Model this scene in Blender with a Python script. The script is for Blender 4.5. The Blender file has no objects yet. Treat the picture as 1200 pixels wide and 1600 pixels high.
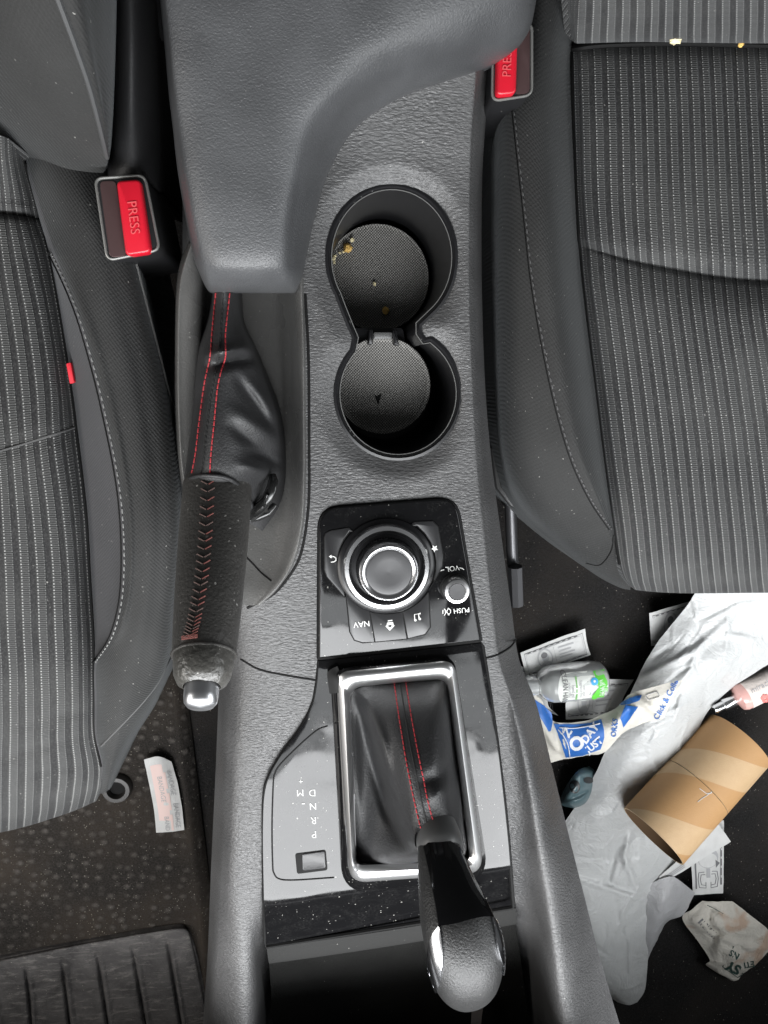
import bpy, bmesh, math, random
import numpy as np
from mathutils import Vector, Matrix, noise
from mathutils.bvhtree import BVHTree
random.seed(7)
scene = bpy.context.scene
C = scene.collection

# ------------------------------------------------------------------ camera
H = 0.5                      # camera height above the console top (z = 0)
F, CX, CY = 1155.0, 600.0, 800.0
NAD = (485.0, 590.0)         # where the plumb line meets the picture
_n = Vector((NAD[0]-CX, -(NAD[1]-CY), -F)).normalized()
Zc = -_n
Xc = (Vector((1, 0, 0)) - Zc*Zc.x).normalized()
Yc = Zc.cross(Xc)
RM = Matrix((Xc, Yc, Zc))    # camera -> world
CAMP = Vector((0, 0, H))
cam = bpy.data.cameras.new('camera')
camo = bpy.data.objects.new('camera', cam); C.objects.link(camo)
camo.matrix_world = Matrix.Translation(CAMP) @ RM.to_4x4()
cam.sensor_width = 36; cam.sensor_fit = 'AUTO'; cam.lens = 36*F/1600
cam.clip_start = 0.01; cam.clip_end = 50
scene.camera = camo
scene.render.resolution_x = 768; scene.render.resolution_y = 1024

# ------------------------------------------------------------------ light
w = bpy.data.worlds.new('World'); scene.world = w; w.use_nodes = True
bg = w.node_tree.nodes['Background']
bg.inputs[0].default_value = (0.95, 0.98, 1.0, 1); bg.inputs[1].default_value = 0.04
def area(name, loc, target, sx, sy, power, col):
    l = bpy.data.lights.new(name, 'AREA'); l.shape = 'RECTANGLE'; l.size = sx; l.size_y = sy
    l.energy = power; l.color = col
    o = bpy.data.objects.new(name, l); C.objects.link(o); o.location = loc
    o.rotation_euler = (Vector(target)-Vector(loc)).to_track_quat('-Z', 'Y').to_euler()
    return o
area('windscreen_daylight', (0.0, -0.819, 0.644), (0.02, -0.129, -0.076), 1.25, 0.40, 17.0, (0.97, 0.985, 1.0))
area('windscreen_shade_band_daylight', (0.0, -0.590, 0.862), (0.02, 0.10, 0.142), 1.25, 0.20, 2.6, (0.95, 0.98, 1.0))
area('passenger_window_daylight', (0.95, -0.45, 0.54), (0.0, -0.15, 0.0), 1.1, 0.36, 4.6, (0.95, 0.98, 1.0))
area('driver_window_daylight', (-0.95, -0.45, 0.54), (0.0, -0.15, 0.0), 1.1, 0.36, 5.6, (1.0, 0.965, 0.92))
vs = scene.view_settings
vs.view_transform = 'Standard'; vs.look = 'None'; vs.exposure = 0.6; vs.gamma = 1.0; vs.use_curve_mapping = False
scene.cycles.max_bounces = 6

# ------------------------------------------------------------------ pixel -> place
def ray(px, py):
    return (RM @ Vector((px-CX, -(py-CY), -F))).normalized()
def U(px, py, z):
    d = ray(px, py); return CAMP + d*((z-H)/d.z)
def mpp(z): return (H-z)/F/0.985     # metres per picture unit at height z

def cr(p0, p1, p2, p3, t):
    t2, t3 = t*t, t*t*t
    return 0.5*((2*p1)+(-p0+p2)*t+(2*p0-5*p1+4*p2-p3)*t2+(-p0+3*p1-3*p2+p3)*t3)
def spline(a, n, closed=False):
    a = np.asarray(a, float); m = len(a); out = []
    if closed:
        for i in range(m):
            for k in range(n): out.append(cr(a[i-1], a[i], a[(i+1) % m], a[(i+2) % m], k/n))
        return np.array(out)
    ext = np.concatenate([[2*a[0]-a[1]], a, [2*a[-1]-a[-2]]])
    for i in range(m-1):
        for k in range(n): out.append(cr(ext[i], ext[i+1], ext[i+2], ext[i+3], k/n))
    out.append(a[-1]); return np.array(out)
def pgrid(rows, nu, nv, closed=False):
    r = np.array([spline(x, nu, closed) for x in rows])
    return np.array([spline(r[:, j], nv) for j in range(r.shape[1])]).transpose(1, 0, 2)
def rowsz(*rows):            # (y, [(x, z), ...])
    return [[(x, y, z) for x, z in pts] for y, pts in rows]
def seg_d(px, py, a, b):
    ax, ay = a[0], a[1]; bx, by = b[0]-ax, b[1]-ay
    L = bx*bx+by*by or 1e-9
    t = np.clip(((px-ax)*bx+(py-ay)*by)/L, 0, 1)
    return np.hypot(px-ax-t*bx, py-ay-t*by), t
def poly_d(px, py, poly):
    d = np.full(np.shape(px), 1e9)
    for i in range(len(poly)):
        dd, _ = seg_d(px, py, poly[i], poly[(i+1) % len(poly)]); d = np.minimum(d, dd)
    return d
def inside(px, py, poly):
    px, py = np.asarray(px, float), np.asarray(py, float)
    r = np.zeros(px.shape, bool); n = len(poly)
    for i in range(n):
        x1, y1 = poly[i][:2]; x2, y2 = poly[(i+1) % n][:2]
        if y1 == y2: continue
        c = ((y1 > py) != (y2 > py)) & (px < (x2-x1)*(py-y1)/(y2-y1)+x1)
        r ^= c
    return r
def folds(g, lst):           # raise / sink ridges along polylines
    for pts, wd, amp in lst:
        best = np.full(g.shape[:2], 1e9); tt = np.zeros(g.shape[:2])
        for i in range(len(pts)-1):
            d, t = seg_d(g[..., 0], g[..., 1], pts[i], pts[i+1])
            m = d < best; best[m] = d[m]; tt[m] = ((t+i)/(len(pts)-1))[m]
        g[..., 2] += amp*np.exp(-(best/wd)**2)*np.sin(np.pi*np.clip(tt*.9+.05, 0, 1))**.7
    return g
def world(g): return [[U(*p) for p in row] for row in g]

# ------------------------------------------------------------------ mesh collector
class MB:
    def __init__(s): s.v = []; s.f = []; s.m = []; s.uv = []
    def add(s, vs_, fs, mi=0, uvs=None):
        o = len(s.v); s.v += [Vector(x) for x in vs_]
        for k, f in enumerate(fs):
            s.f.append([i+o for i in f]); s.m.append(mi)
            s.uv.append([uvs[i] for i in f] if uvs else [(0, 0)]*len(f))
        return o
    def grid(s, W, mi=0, closed=False, skirt=0, sides='all', flip=False, thick=0, keep=None, uvs=None):
        R, K = len(W), len(W[0]); vs_ = [p for r in W for p in r]
        if uvs is None:
            A = np.array([[tuple(p) for p in r] for r in W])
            du = np.concatenate([[0], np.cumsum(np.linalg.norm(np.diff(A, axis=1), axis=2).mean(0))])
            dv = np.concatenate([[0], np.cumsum(np.linalg.norm(np.diff(A, axis=0), axis=2).mean(1))])
            uvs = [(du[j], dv[i]) for i in range(R) for j in range(K)]
        fs = []
        for i in range(R-1):
            for j in range(K if closed else K-1):
                if keep is not None and not keep[i][j]: continue
                j2 = (j+1) % K
                q = [i*K+j, (i+1)*K+j, (i+1)*K+j2, i*K+j2]
                fs.append(q[::-1] if flip else q)
        s.add(vs_, fs, mi, uvs)
        if thick:
            nrm = grid_normals(W, flip)
            s.add([p-n*thick for p, n in zip(vs_, nrm)], [f[::-1] for f in fs], mi, uvs)
            if not closed:
                loop = [i for i in range(K)]+[i*K+K-1 for i in range(1, R)]+[(R-1)*K+j for j in range(K-2, -1, -1)]+[i*K for i in range(R-2, 0, -1)]
                a = [vs_[i] for i in loop]; b = [vs_[i]-nrm[i]*thick for i in loop]; n = len(loop)
                s.add(a+b, [[i, (i+1) % n, n+(i+1) % n, n+i][::(-1 if flip else 1)] for i in range(n)], mi)
        if skirt:
            loops = {'t': [W[0][j] for j in range(K)], 'b': [W[-1][j] for j in range(K)][::-1],
                     'l': [W[i][0] for i in range(R)][::-1], 'r': [W[i][-1] for i in range(R)]}
            for k in ('tblr' if sides == 'all' else sides):
                L = loops[k]; n = len(L)
                low = [Vector((p.x, p.y, p.z-skirt)) for p in L]
                u = [0]
                for i in range(1, n): u.append(u[-1]+(L[i]-L[i-1]).length)
                uv_ = [(x, 0) for x in u]+[(x, skirt) for x in u]
                s.add(L+low, [[i, i+1, n+i+1, n+i][::(-1 if flip else 1)] for i in range(n-1)], mi, uv_)
    def tube(s, pts, r, n=8, mi=0, closed=False, caps=True, flat=1.0, up=None):
        pts = [Vector(p) for p in pts]; m = len(pts)
        rs = r if hasattr(r, '__len__') else [r]*m
        rings = []; pu = None
        for i, p in enumerate(pts):
            a = pts[i-1] if (i > 0 or closed) else p; b = pts[(i+1) % m] if (i < m-1 or closed) else p
            d = (b-a).normalized()
            u_ = up or pu or (Vector((0, 0, 1)) if abs(d.z) < .9 else Vector((0, 1, 0)))
            sd = d.cross(u_)
            if sd.length < 1e-6: sd = d.orthogonal()
            sd.normalize(); uu = sd.cross(d).normalized(); pu = uu
            rings.append([p+(sd*math.cos(2*math.pi*k/n)+uu*flat*math.sin(2*math.pi*k/n))*rs[i] for k in range(n)])
        vs_ = [q for rg in rings for q in rg]; fs = []
        L = [0]
        for i in range(1, m): L.append(L[-1]+(pts[i]-pts[i-1]).length)
        uv_ = [(k/n*2*math.pi*max(rs), L[i]) for i in range(m) for k in range(n)]
        for i in range(m if closed else m-1):
            i2 = (i+1) % m
            for k in range(n):
                k2 = (k+1) % n; fs.append([i*n+k, i*n+k2, i2*n+k2, i2*n+k])
        if caps and not closed:
            fs.append(list(range(n))[::-1]); fs.append([(m-1)*n+k for k in range(n)])
        s.add(vs_, fs, mi, uv_)
        return rings
    def lathe(s, prof, org, ax=(0, 0, 1), n=48, mi=0, ref=None):   # prof: (r, h)
        ax = Vector(ax).normalized(); x = (Vector(ref) if ref else ax.orthogonal()); x = (x-ax*x.dot(ax)).normalized(); y = ax.cross(x)
        org = Vector(org); vs_ = []; fs = []; uv_ = []
        for r, h in prof:
            for k in range(n):
                a = 2*math.pi*k/n; vs_.append(org+ax*h+(x*math.cos(a)+y*math.sin(a))*r); uv_.append((a*max(r, .001), h))
        for i in range(len(prof)-1):
            for k in range(n):
                k2 = (k+1) % n; fs.append([i*n+k, i*n+k2, (i+1)*n+k2, (i+1)*n+k])
        if prof[0][0] > 0: fs.append(list(range(n))[::-1])
        if prof[-1][0] > 0: fs.append([(len(prof)-1)*n+k for k in range(n)])
        s.add(vs_, fs, mi, uv_)
    def plate(s, poly, z, th, mi=0, bev=0.0, zf=None):   # poly in picture units, a rounded-over slab with top at z
        zz = [(zf(*p) if zf else z) for p in poly]
        top = [U(p[0], p[1], q) for p, q in zip(poly, zz)]
        ar = sum(top[i].x*top[(i+1) % len(top)].y-top[(i+1) % len(top)].x*top[i].y for i in range(len(top)))
        if ar < 0: top = top[::-1]
        n = len(top); rings = []
        def inset(d, dz):
            out = []
            for i in range(n):
                a, b, c = top[i-1], top[i], top[(i+1) % n]
                e1 = (b-a); e2 = (c-b); e1.z = e2.z = 0
                n1 = Vector((-e1.y, e1.x, 0)).normalized(); n2 = Vector((-e2.y, e2.x, 0)).normalized()
                m_ = n1+n2; m_ = m_.normalized()/max(.4, m_.normalized().dot(n1)) if m_.length > 1e-6 else n1
                out.append(b+m_*d+Vector((0, 0, dz)))
            return out
        if bev: rings = [inset(bev, 0), inset(bev*.3, -bev*.3), inset(0, -bev)]
        else: rings = [top]
        rings.append(inset(0, -th))
        vs_ = [q for r in rings for q in r]; fs = [list(range(n))]
        for k in range(len(rings)-1):
            for i in range(n):
                j = (i+1) % n; fs.append([k*n+j, k*n+i, (k+1)*n+i, (k+1)*n+j])
        s.add(vs_, fs, mi, [(p.x, p.y) for p in vs_])
    def text(s, txt, fn, mi=0, bold=0.0):     # fn: (x, y) in letter heights -> world point
        vs_, fs = text_geo(txt, bold)
        s.add([fn(x, y) for x, y in vs_], fs, mi)
    def bvh(s): return BVHTree.FromPolygons([tuple(p) for p in s.v], s.f)
    def build(s, name, mats, parent=None, ang=40, loc=None):
        me = bpy.data.meshes.new(name)
        if parent is not None: org = Vector(parent['_o'])
        elif loc is not None: org = Vector(loc)
        else:
            xs = [p.x for p in s.v]; ys = [p.y for p in s.v]; zs = [p.z for p in s.v]
            org = Vector(((min(xs)+max(xs))/2, (min(ys)+max(ys))/2, min(zs)))
        me.from_pydata([tuple(p-org) for p in s.v], [], s.f)
        for m in (mats if isinstance(mats, (list, tuple)) else [mats]): me.materials.append(m)
        me.polygons.foreach_set('material_index', s.m)
        ul = me.uv_layers.new(name='UVMap')
        flat = [c for f in s.uv for u in f for c in u]
        if len(flat) == len(ul.data)*2: ul.data.foreach_set('uv', flat)
        me.polygons.foreach_set('use_smooth', [True]*len(me.polygons))
        me.set_sharp_from_angle(angle=math.radians(ang))
        me.update()
        o = bpy.data.objects.new(name, me); C.objects.link(o)
        if parent is not None: o.parent = parent
        else: o.location = org
        o['_o'] = [org.x, org.y, org.z] if parent is None else list(parent['_o'])
        return o
def grid_normals(W, flip=False):
    R, K = len(W), len(W[0]); out = []
    for i in range(R):
        for j in range(K):
            a = W[min(i+1, R-1)][j]-W[max(i-1, 0)][j]; b = W[i][min(j+1, K-1)]-W[i][max(j-1, 0)]
            n = a.cross(b)
            n = n.normalized() if n.length > 1e-12 else Vector((0, 0, 1))
            out.append(-n if flip else n)
    return out
_tc = {}
def text_geo(t, bold=0.0):
    k = (t, bold)
    if k not in _tc:
        c = bpy.data.curves.new('t', 'FONT'); c.body = t; c.size = 1.4; c.resolution_u = 3; c.offset = bold
        c.align_x = 'CENTER'; c.align_y = 'CENTER'
        o = bpy.data.objects.new('t', c); C.objects.link(o)
        dg = bpy.context.evaluated_depsgraph_get(); me = bpy.data.meshes.new_from_object(o.evaluated_get(dg))
        _tc[k] = ([(v.co.x, v.co.y) for v in me.vertices], [list(p.vertices) for p in me.polygons])
        bpy.data.objects.remove(o); bpy.data.curves.remove(c); bpy.data.meshes.remove(me)
    return _tc[k]
def hit(px, py, bv, lift=0.0, zdef=0.0):
    d = ray(px, py); loc, n, i, ds = bv.ray_cast(CAMP, d)
    if loc is None: return U(px, py, zdef)+Vector((0, 0, lift)), Vector((0, 0, 1))
    if n.dot(d) > 0: n = -n
    return loc+n*lift, n
def seam(mb, pts, bv, r, mi=0, n=6, lift=0.0, k=8, flat=1.0):
    L = [hit(p[0], p[1], bv, lift)[0] for p in spline(pts, k)]
    mb.tube(L, r, n, mi, flat=flat)
def stitches(mb, pts, bv, ln, gap, r, mi=0, lift=0.0004, wob=0):
    P = [hit(p[0], p[1], bv, lift)[0] for p in spline(pts, 14)]
    cum = [0]
    for i in range(1, len(P)): cum.append(cum[-1]+(P[i]-P[i-1]).length)
    def at(s_):
        i = max(0, min(len(P)-2, int(np.searchsorted(cum, s_))-1)); t = (s_-cum[i])/max(1e-9, cum[i+1]-cum[i]); return P[i].lerp(P[i+1], t)
    s_ = 0
    while s_+ln < cum[-1]:
        a, b = at(s_), at(s_+ln); m_ = (a+b)/2+Vector((0, 0, r*.6))
        mb.tube([a-Vector((0, 0, r*.4)), m_, b-Vector((0, 0, r*.4))], r, 5, mi); s_ += ln+gap
def drape(mb, rows, bv, lift, nu=6, nv=6, mi=0, drop=0.0012, pull=None):
    g = pgrid([[(x, y, 0) for x, y in r] for r in rows], nu, nv)
    W = []; N = []
    for row in g:
        a = []; b = []
        for p in row:
            x, y = p[0], p[1]
            while pull and bv.ray_cast(CAMP, ray(x, y))[0] is None: x += (pull[0]-x)*.03; y += (pull[1]-y)*.03
            q, n = hit(x, y, bv, lift); a.append(q); b.append(n)
        W.append(a); N.append(b)
    mb.grid(W, mi)
    R, K = len(W), len(W[0])
    loop = [(0, j) for j in range(K)]+[(i, K-1) for i in range(1, R)]+[(R-1, j) for j in range(K-2, -1, -1)]+[(i, 0) for i in range(R-2, 0, -1)]
    a = [W[i][j] for i, j in loop]; b = [W[i][j]-N[i][j]*drop for i, j in loop]; n = len(loop)
    mb.add(a+b, [[i, (i+1) % n, n+(i+1) % n, n+i] for i in range(n)], mi)
def pxtext(mb, txt, px, py, h, bv=None, z=0.0, rot=0.0, mi=0, lift=0.0003, bold=0.0, sx=1.0):
    # rot: reading direction in degrees, counter-clockwise on the picture from rightwards
    c, s_ = math.cos(math.radians(rot)), math.sin(math.radians(rot))
    def fn(x, y):
        X = px+h*(x*sx*c-y*s_); Y = py-h*(x*sx*s_+y*c)
        return hit(X, Y, bv, lift)[0] if bv else U(X, Y, z+lift)
    mb.text(txt, fn, mi, bold)
def rrect(q, r, n=5):        # rounded quadrilateral through 4 corners (picture units)
    out = []
    for i in range(4):
        p, a, b = np.array(q[i], float), np.array(q[i-1], float), np.array(q[(i+1) % 4], float)
        rr = r[i] if hasattr(r, '__len__') else r
        p1 = p+(a-p)/np.linalg.norm(a-p)*rr; p2 = p+(b-p)/np.linalg.norm(b-p)*rr
        for k in range(n+1):
            t = k/n; out.append(tuple((1-t)**2*p1+2*t*(1-t)*p+t*t*p2))
    return out
def ell(cx, cy, rx, ry, n=48, a0=0, a1=360):
    return [(cx+rx*math.cos(math.radians(a0+(a1-a0)*k/n)), cy+ry*math.sin(math.radians(a0+(a1-a0)*k/n))) for k in range(n if a1-a0 == 360 else n+1)]

# ------------------------------------------------------------------ naming
def thing(name, label, cat, loc=(0, 0, 0), group=None):
    o = bpy.data.objects.new(name, None); C.objects.link(o); o.location = loc; o.empty_display_size = .02
    o['_o'] = list(loc); o['label'] = label; o['category'] = cat
    if group: o['group'] = group
    return o
def tag(o, label, cat, group=None):
    o['label'] = label; o['category'] = cat
    if group: o['group'] = group
    return o
def struct(o): o['kind'] = 'structure'; return o

# ------------------------------------------------------------------ materials
class NT:
    def __init__(s, name):
        s.mat = bpy.data.materials.new(name); s.mat.use_nodes = True
        s.t = s.mat.node_tree; s.n = s.t.nodes; s.l = s.t.links
        s.b = s.n['Principled BSDF']; s.tc = s.n.new('ShaderNodeTexCoord')
    def sock(s, inp, v):
        if isinstance(v, bpy.types.NodeSocket): s.l.new(v, inp)
        elif v is not None: inp.default_value = v
    def math(s, op, a, b=None, c=None):
        n = s.n.new('ShaderNodeMath'); n.operation = op
        for i, v in enumerate((a, b, c)):
            if v is not None: s.sock(n.inputs[i], v)
        return n.outputs[0]
    def mp(s, src='Object', scale=(1, 1, 1), rot=(0, 0, 0)):
        n = s.n.new('ShaderNodeMapping'); s.l.new(s.tc.outputs[src], n.inputs[0]); n.inputs['Scale'].default_value = scale; n.inputs['Rotation'].default_value = rot
        return n.outputs[0]
    def noise(s, vec, scale, detail=2, rough=.5, dist=0):
        n = s.n.new('ShaderNodeTexNoise'); s.l.new(vec, n.inputs['Vector']); n.inputs['Scale'].default_value = scale
        n.inputs['Detail'].default_value = detail; n.inputs['Roughness'].default_value = rough; n.inputs['Distortion'].default_value = dist
        return n.outputs['Fac']
    def vor(s, vec, scale, feat='F1', rnd=1):
        n = s.n.new('ShaderNodeTexVoronoi'); n.feature = feat; s.l.new(vec, n.inputs['Vector']); n.inputs['Scale'].default_value = scale
        if 'Randomness' in n.inputs: n.inputs['Randomness'].default_value = rnd
        return n
    def ramp(s, f, stops):
        n = s.n.new('ShaderNodeValToRGB'); s.sock(n.inputs[0], f); e = n.color_ramp.elements
        while len(e) < len(stops): e.new(.5)
        for i, (p, c) in enumerate(stops): e[i].position = p; e[i].color = (c, c, c, 1) if isinstance(c, (int, float)) else (*c, 1)
        return n.outputs[0]
    def mix(s, f, a, b):
        n = s.n.new('ShaderNodeMix'); n.data_type = 'RGBA'
        s.sock(n.inputs[0], f)
        for i, v in ((6, a), (7, b)):
            if isinstance(v, (tuple, list)): v = (*v, 1) if len(v) == 3 else v
            s.sock(n.inputs[i], v)
        return n.outputs[2]
    def bump(s, h, dist, strength=1.0, prev=None):
        n = s.n.new('ShaderNodeBump'); s.sock(n.inputs['Height'], h); n.inputs['Distance'].default_value = dist; n.inputs['Strength'].default_value = strength
        if prev is not None: s.l.new(prev, n.inputs['Normal'])
        return n.outputs[0]
    def dust(s, scale=260, size=.13, amount=.25):
        nz = s.n.new('ShaderNodeTexNoise'); s.l.new(s.mp(), nz.inputs['Vector']); nz.inputs['Scale'].default_value = scale*3.2; nz.inputs['Detail'].default_value = 1
        ad = s.n.new('ShaderNodeVectorMath'); ad.operation = 'MULTIPLY_ADD'; s.l.new(nz.outputs['Color'], ad.inputs[0])
        ad.inputs[1].default_value = (.55/scale,)*3; s.l.new(s.mp(), ad.inputs[2])
        v = s.vor(ad.outputs[0], scale)
        rnd = s.n.new('ShaderNodeSeparateColor'); s.l.new(v.outputs['Color'], rnd.inputs[0])
        g2 = s.math('MULTIPLY', s.math('MULTIPLY', rnd.outputs[1], rnd.outputs[1]), size*1.25)
        near = s.math('LESS_THAN', v.outputs['Distance'], g2)
        patch = s.ramp(s.noise(s.mp(), 28, 3, .6), [(.38, .25), (.62, 1.0)])
        gate = s.math('LESS_THAN', rnd.outputs[0], s.math('MULTIPLY', patch, amount*1.3))
        return s.math('MULTIPLY', s.math('MULTIPLY', near, gate), s.math('MULTIPLY_ADD', rnd.outputs[2], .7, .2))
    def fin(s, col=None, rough=None, normal=None, metal=None, spec=None, **kw):
        if isinstance(col, (tuple, list)): col = (*col, 1) if len(col) == 3 else col
        s.sock(s.b.inputs['Base Color'], col); s.sock(s.b.inputs['Roughness'], rough); s.sock(s.b.inputs['Metallic'], metal)
        s.sock(s.b.inputs['Specular IOR Level'], spec)
        if normal is not None: s.l.new(normal, s.b.inputs['Normal'])
        for k, v in kw.items(): s.sock(s.b.inputs[k.replace('_', ' ')], v)
        return s.mat

def leather(name, base, rough, sc, depth, stretch=(1, 1, 1), dust=.12, spec=.5, src='Object', dsize=.12):
    t = NT(name); v = t.mp(src, stretch)
    wob = t.noise(v, sc*.5, 3, .6, .6)
    n1 = t.noise(v, sc, 3, .6, 1.2)
    vo = t.vor(v, sc*1.1, 'SMOOTH_F1')
    h = t.math('ADD', t.math('MULTIPLY', n1, .8), t.math('MULTIPLY', vo.outputs['Distance'], .7))
    h = t.math('ADD', h, t.math('MULTIPLY', wob, .5))
    big = t.noise(t.mp(), 22, 3)
    col = t.mix(t.ramp(big, [(.35, 0.0), (.7, 1.0)]), tuple(c*.85 for c in base), tuple(c*1.15 for c in base))
    if dust: col = t.mix(t.math('MULTIPLY', t.dust(300, dsize, dust), .7), col, (.5, .49, .46))
    return t.fin(col, t.ramp(big, [(.3, rough-.05), (.7, rough+.06)]), t.bump(h, depth), spec=spec)
def plain(name, col, rough=.5, metal=0, spec=.5, bumpsc=None, depth=.0002, dust=0, **kw):
    t = NT(name); nm = None; c = col
    if bumpsc: nm = t.bump(t.noise(t.mp(), bumpsc, 3), depth)
    if dust: c = t.mix(t.math('MULTIPLY', t.dust(330, .14, dust), .8), (*col, 1), (.55, .54, .5, 1))
    return t.fin(c, rough, nm, metal, spec, **kw)
def stripes(name, period, shift=0.0):
    t = NT(name)
    sp = t.n.new('ShaderNodeSeparateXYZ'); t.l.new(t.tc.outputs['UV'], sp.inputs[0]); u, v = sp.outputs[0], sp.outputs[1]
    u = t.math('ADD', u, t.math('MULTIPLY', t.noise(t.mp(), 12, 2), .0020))
    f = t.math('FRACT', t.math('ADD', t.math('DIVIDE', u, period), 40+shift))
    band = t.ramp(f, [(0.0, 0), (.28, 0), (.40, 1), (.92, 1), (1.0, 0)])
    ribs = t.math('SINE', t.math('MULTIPLY', v, 2*math.pi/.0016))
    vv = t.math('FRACT', t.math('DIVIDE', v, .0024))
    d1 = t.math('LESS_THAN', t.math('ABSOLUTE', t.math('SUBTRACT', f, .43)), .045)
    d2 = t.math('LESS_THAN', t.math('ABSOLUTE', t.math('SUBTRACT', f, .90)), .03)
    dots = t.math('MULTIPLY', t.math('ADD', d1, t.math('MULTIPLY', d2, .35)), t.math('LESS_THAN', vv, .5))
    wear = t.noise(t.mp(), 14, 3)
    col = t.mix(band, (.0125, .0125, .013), (.043, .0434, .043))
    col = t.mix(t.math('MULTIPLY', t.ramp(wear, [(.45, 0.0), (.8, 1.0)]), .25), col, (.13, .13, .125))
    col = t.mix(t.math('MULTIPLY', dots, .85), col, (.33, .33, .32))
    col = t.mix(t.math('MULTIPLY', t.dust(320, .15, .5), .6), col, (.5, .49, .46))
    fz = t.noise(t.mp(), 700, 2, .7)
    col = t.mix(t.math('MULTIPLY', t.ramp(fz, [(.45, 0.0), (.7, 1.0)]), .35), col, (.085, .085, .0835))
    h = t.math('ADD', t.math('MULTIPLY', band, 1.0), t.math('MULTIPLY', t.math('MULTIPLY', ribs, band), .16))
    h = t.math('ADD', h, t.math('MULTIPLY', dots, .3))
    return t.fin(col, .82, t.bump(h, .0009), spec=.3, Sheen_Weight=.12, Sheen_Roughness=.45, Sheen_Tint=(.8, .82, .84, 1))
def cloth(name, base, dust=.18):
    t = NT(name)
    a = t.math('SINE', t.math('MULTIPLY', t.noise(t.mp(), 1, 0), 0))
    sp = t.n.new('ShaderNodeSeparateXYZ'); t.l.new(t.tc.outputs['Object'], sp.inputs[0])
    wv = t.math('SINE', t.math('MULTIPLY', t.math('ADD', sp.outputs[0], t.math('MULTIPLY', sp.outputs[1], .7)), 2*math.pi/.0021))
    w2 = t.math('SINE', t.math('MULTIPLY', t.math('SUBTRACT', sp.outputs[1], t.math('MULTIPLY', sp.outputs[0], .7)), 2*math.pi/.0034))
    f = t.noise(t.mp(), 900, 2); big = t.noise(t.mp(), 16, 4)
    col = t.mix(t.ramp(big, [(.35, 0.0), (.75, 1.0)]), tuple(c*.8 for c in base), tuple(c*1.35 for c in base))
    col = t.mix(t.math('MULTIPLY', f, .35), col, tuple(c*2.2 for c in base))
    col = t.mix(t.math('MULTIPLY', t.dust(330, .15, dust), .5), col, (.5, .49, .46))
    h = t.math('ADD', t.math('ADD', t.math('MULTIPLY', wv, .3), t.math('MULTIPLY', w2, .15)), f)
    return t.fin(col, .8, t.bump(h, .00022), spec=.3, Sheen_Weight=.14, Sheen_Roughness=.4, Sheen_Tint=(.8, .84, .86, 1))

M = {}
M['console'] = leather('grained_plastic', (.070, .0695, .0700), .36, 560, .00058, (.48, 1.35, 1), .16, .52)
M['armrest'] = leather('armrest_vinyl', (.064, .0655, .0685), .38, 880, .00026, (.9, 1.1, 1), .12, .55)
M['tray'] = leather('smooth_plastic', (.105, .1035, .10), .26, 800, .00016, (1, 1, 1), .35, .5, dsize=.16)
M['boot'] = leather('boot_leather', (.022, .022, .023), .47, 750, .00025, (1, 1, 1), .06, .5)
M['grip'] = leather('worn_grip_leather', (.052, .050, .047), .38, 520, .00035, (1, 1, 1), .8, .5, dsize=.19)
M['stripe_a'] = stripes('striped_seat_fabric', .0093)
M['cloth'] = cloth('bolster_fabric', (.020, .020, .0197), .5)
M['cloth_b'] = cloth('bolster_inner_fabric', (.034, .0325, .0345), .25)
M['black'] = plain('dark_gap', (.004, .004, .004), .7, spec=.2)
M['blackplastic'] = plain('black_plastic', (.014, .014, .015), .35, dust=.1, bumpsc=900, depth=.0001)
M['satin'] = plain('satin_black', (.010, .010, .011), .30)
def piano():
    t = NT('gloss_black_trim')
    d = t.dust(400, .17, .55); sm = t.noise(t.mp(), 60, 5, .7, 1.0); s2 = t.noise(t.mp(), 700, 3, .7)
    film = t.math('MULTIPLY', t.ramp(sm, [(.45, 0.0), (.75, 1.0)]), t.ramp(s2, [(.45, 0.0), (.7, 1.0)]))
    col = t.mix(t.math('MULTIPLY', film, .06), (.006, .006, .0065), (.35, .35, .33))
    col = t.mix(t.math('MULTIPLY', d, .8), col, (.5, .49, .45))
    return t.fin(col, t.ramp(sm, [(.3, .05), (.8, .16)]), t.bump(t.noise(t.mp(), 14, 2), .0022), spec=.38)
M['piano'] = piano()
M['chrome'] = plain('satin_chrome', (.80, .80, .80), .30, 1.0)
M['brightchrome'] = plain('polished_chrome', (.80, .80, .81), .24, 1.0)
M['inlay'] = plain('chrome_inlay', (.78, .79, .82), .18, 1.0)
M['dialcap'] = plain('dial_cap', (.055, .055, .057), .42, bumpsc=1500, depth=.00005)
M['mark'] = plain('white_marking', (.72, .72, .70), .5)
M['red'] = plain('red_plastic', (.50, .008, .022), .32, dust=.05)
M['redmark'] = plain('faded_lettering', (.66, .09, .10), .4)
M['redthread'] = plain('red_thread', (.36, .022, .03), .7)
M['blackthread'] = plain('black_thread', (.012, .012, .012), .8)
M['greythread'] = plain('grey_thread', (.20, .20, .195), .8)
M['dthread'] = plain('dark_grey_thread', (.075, .075, .075), .8)
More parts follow.
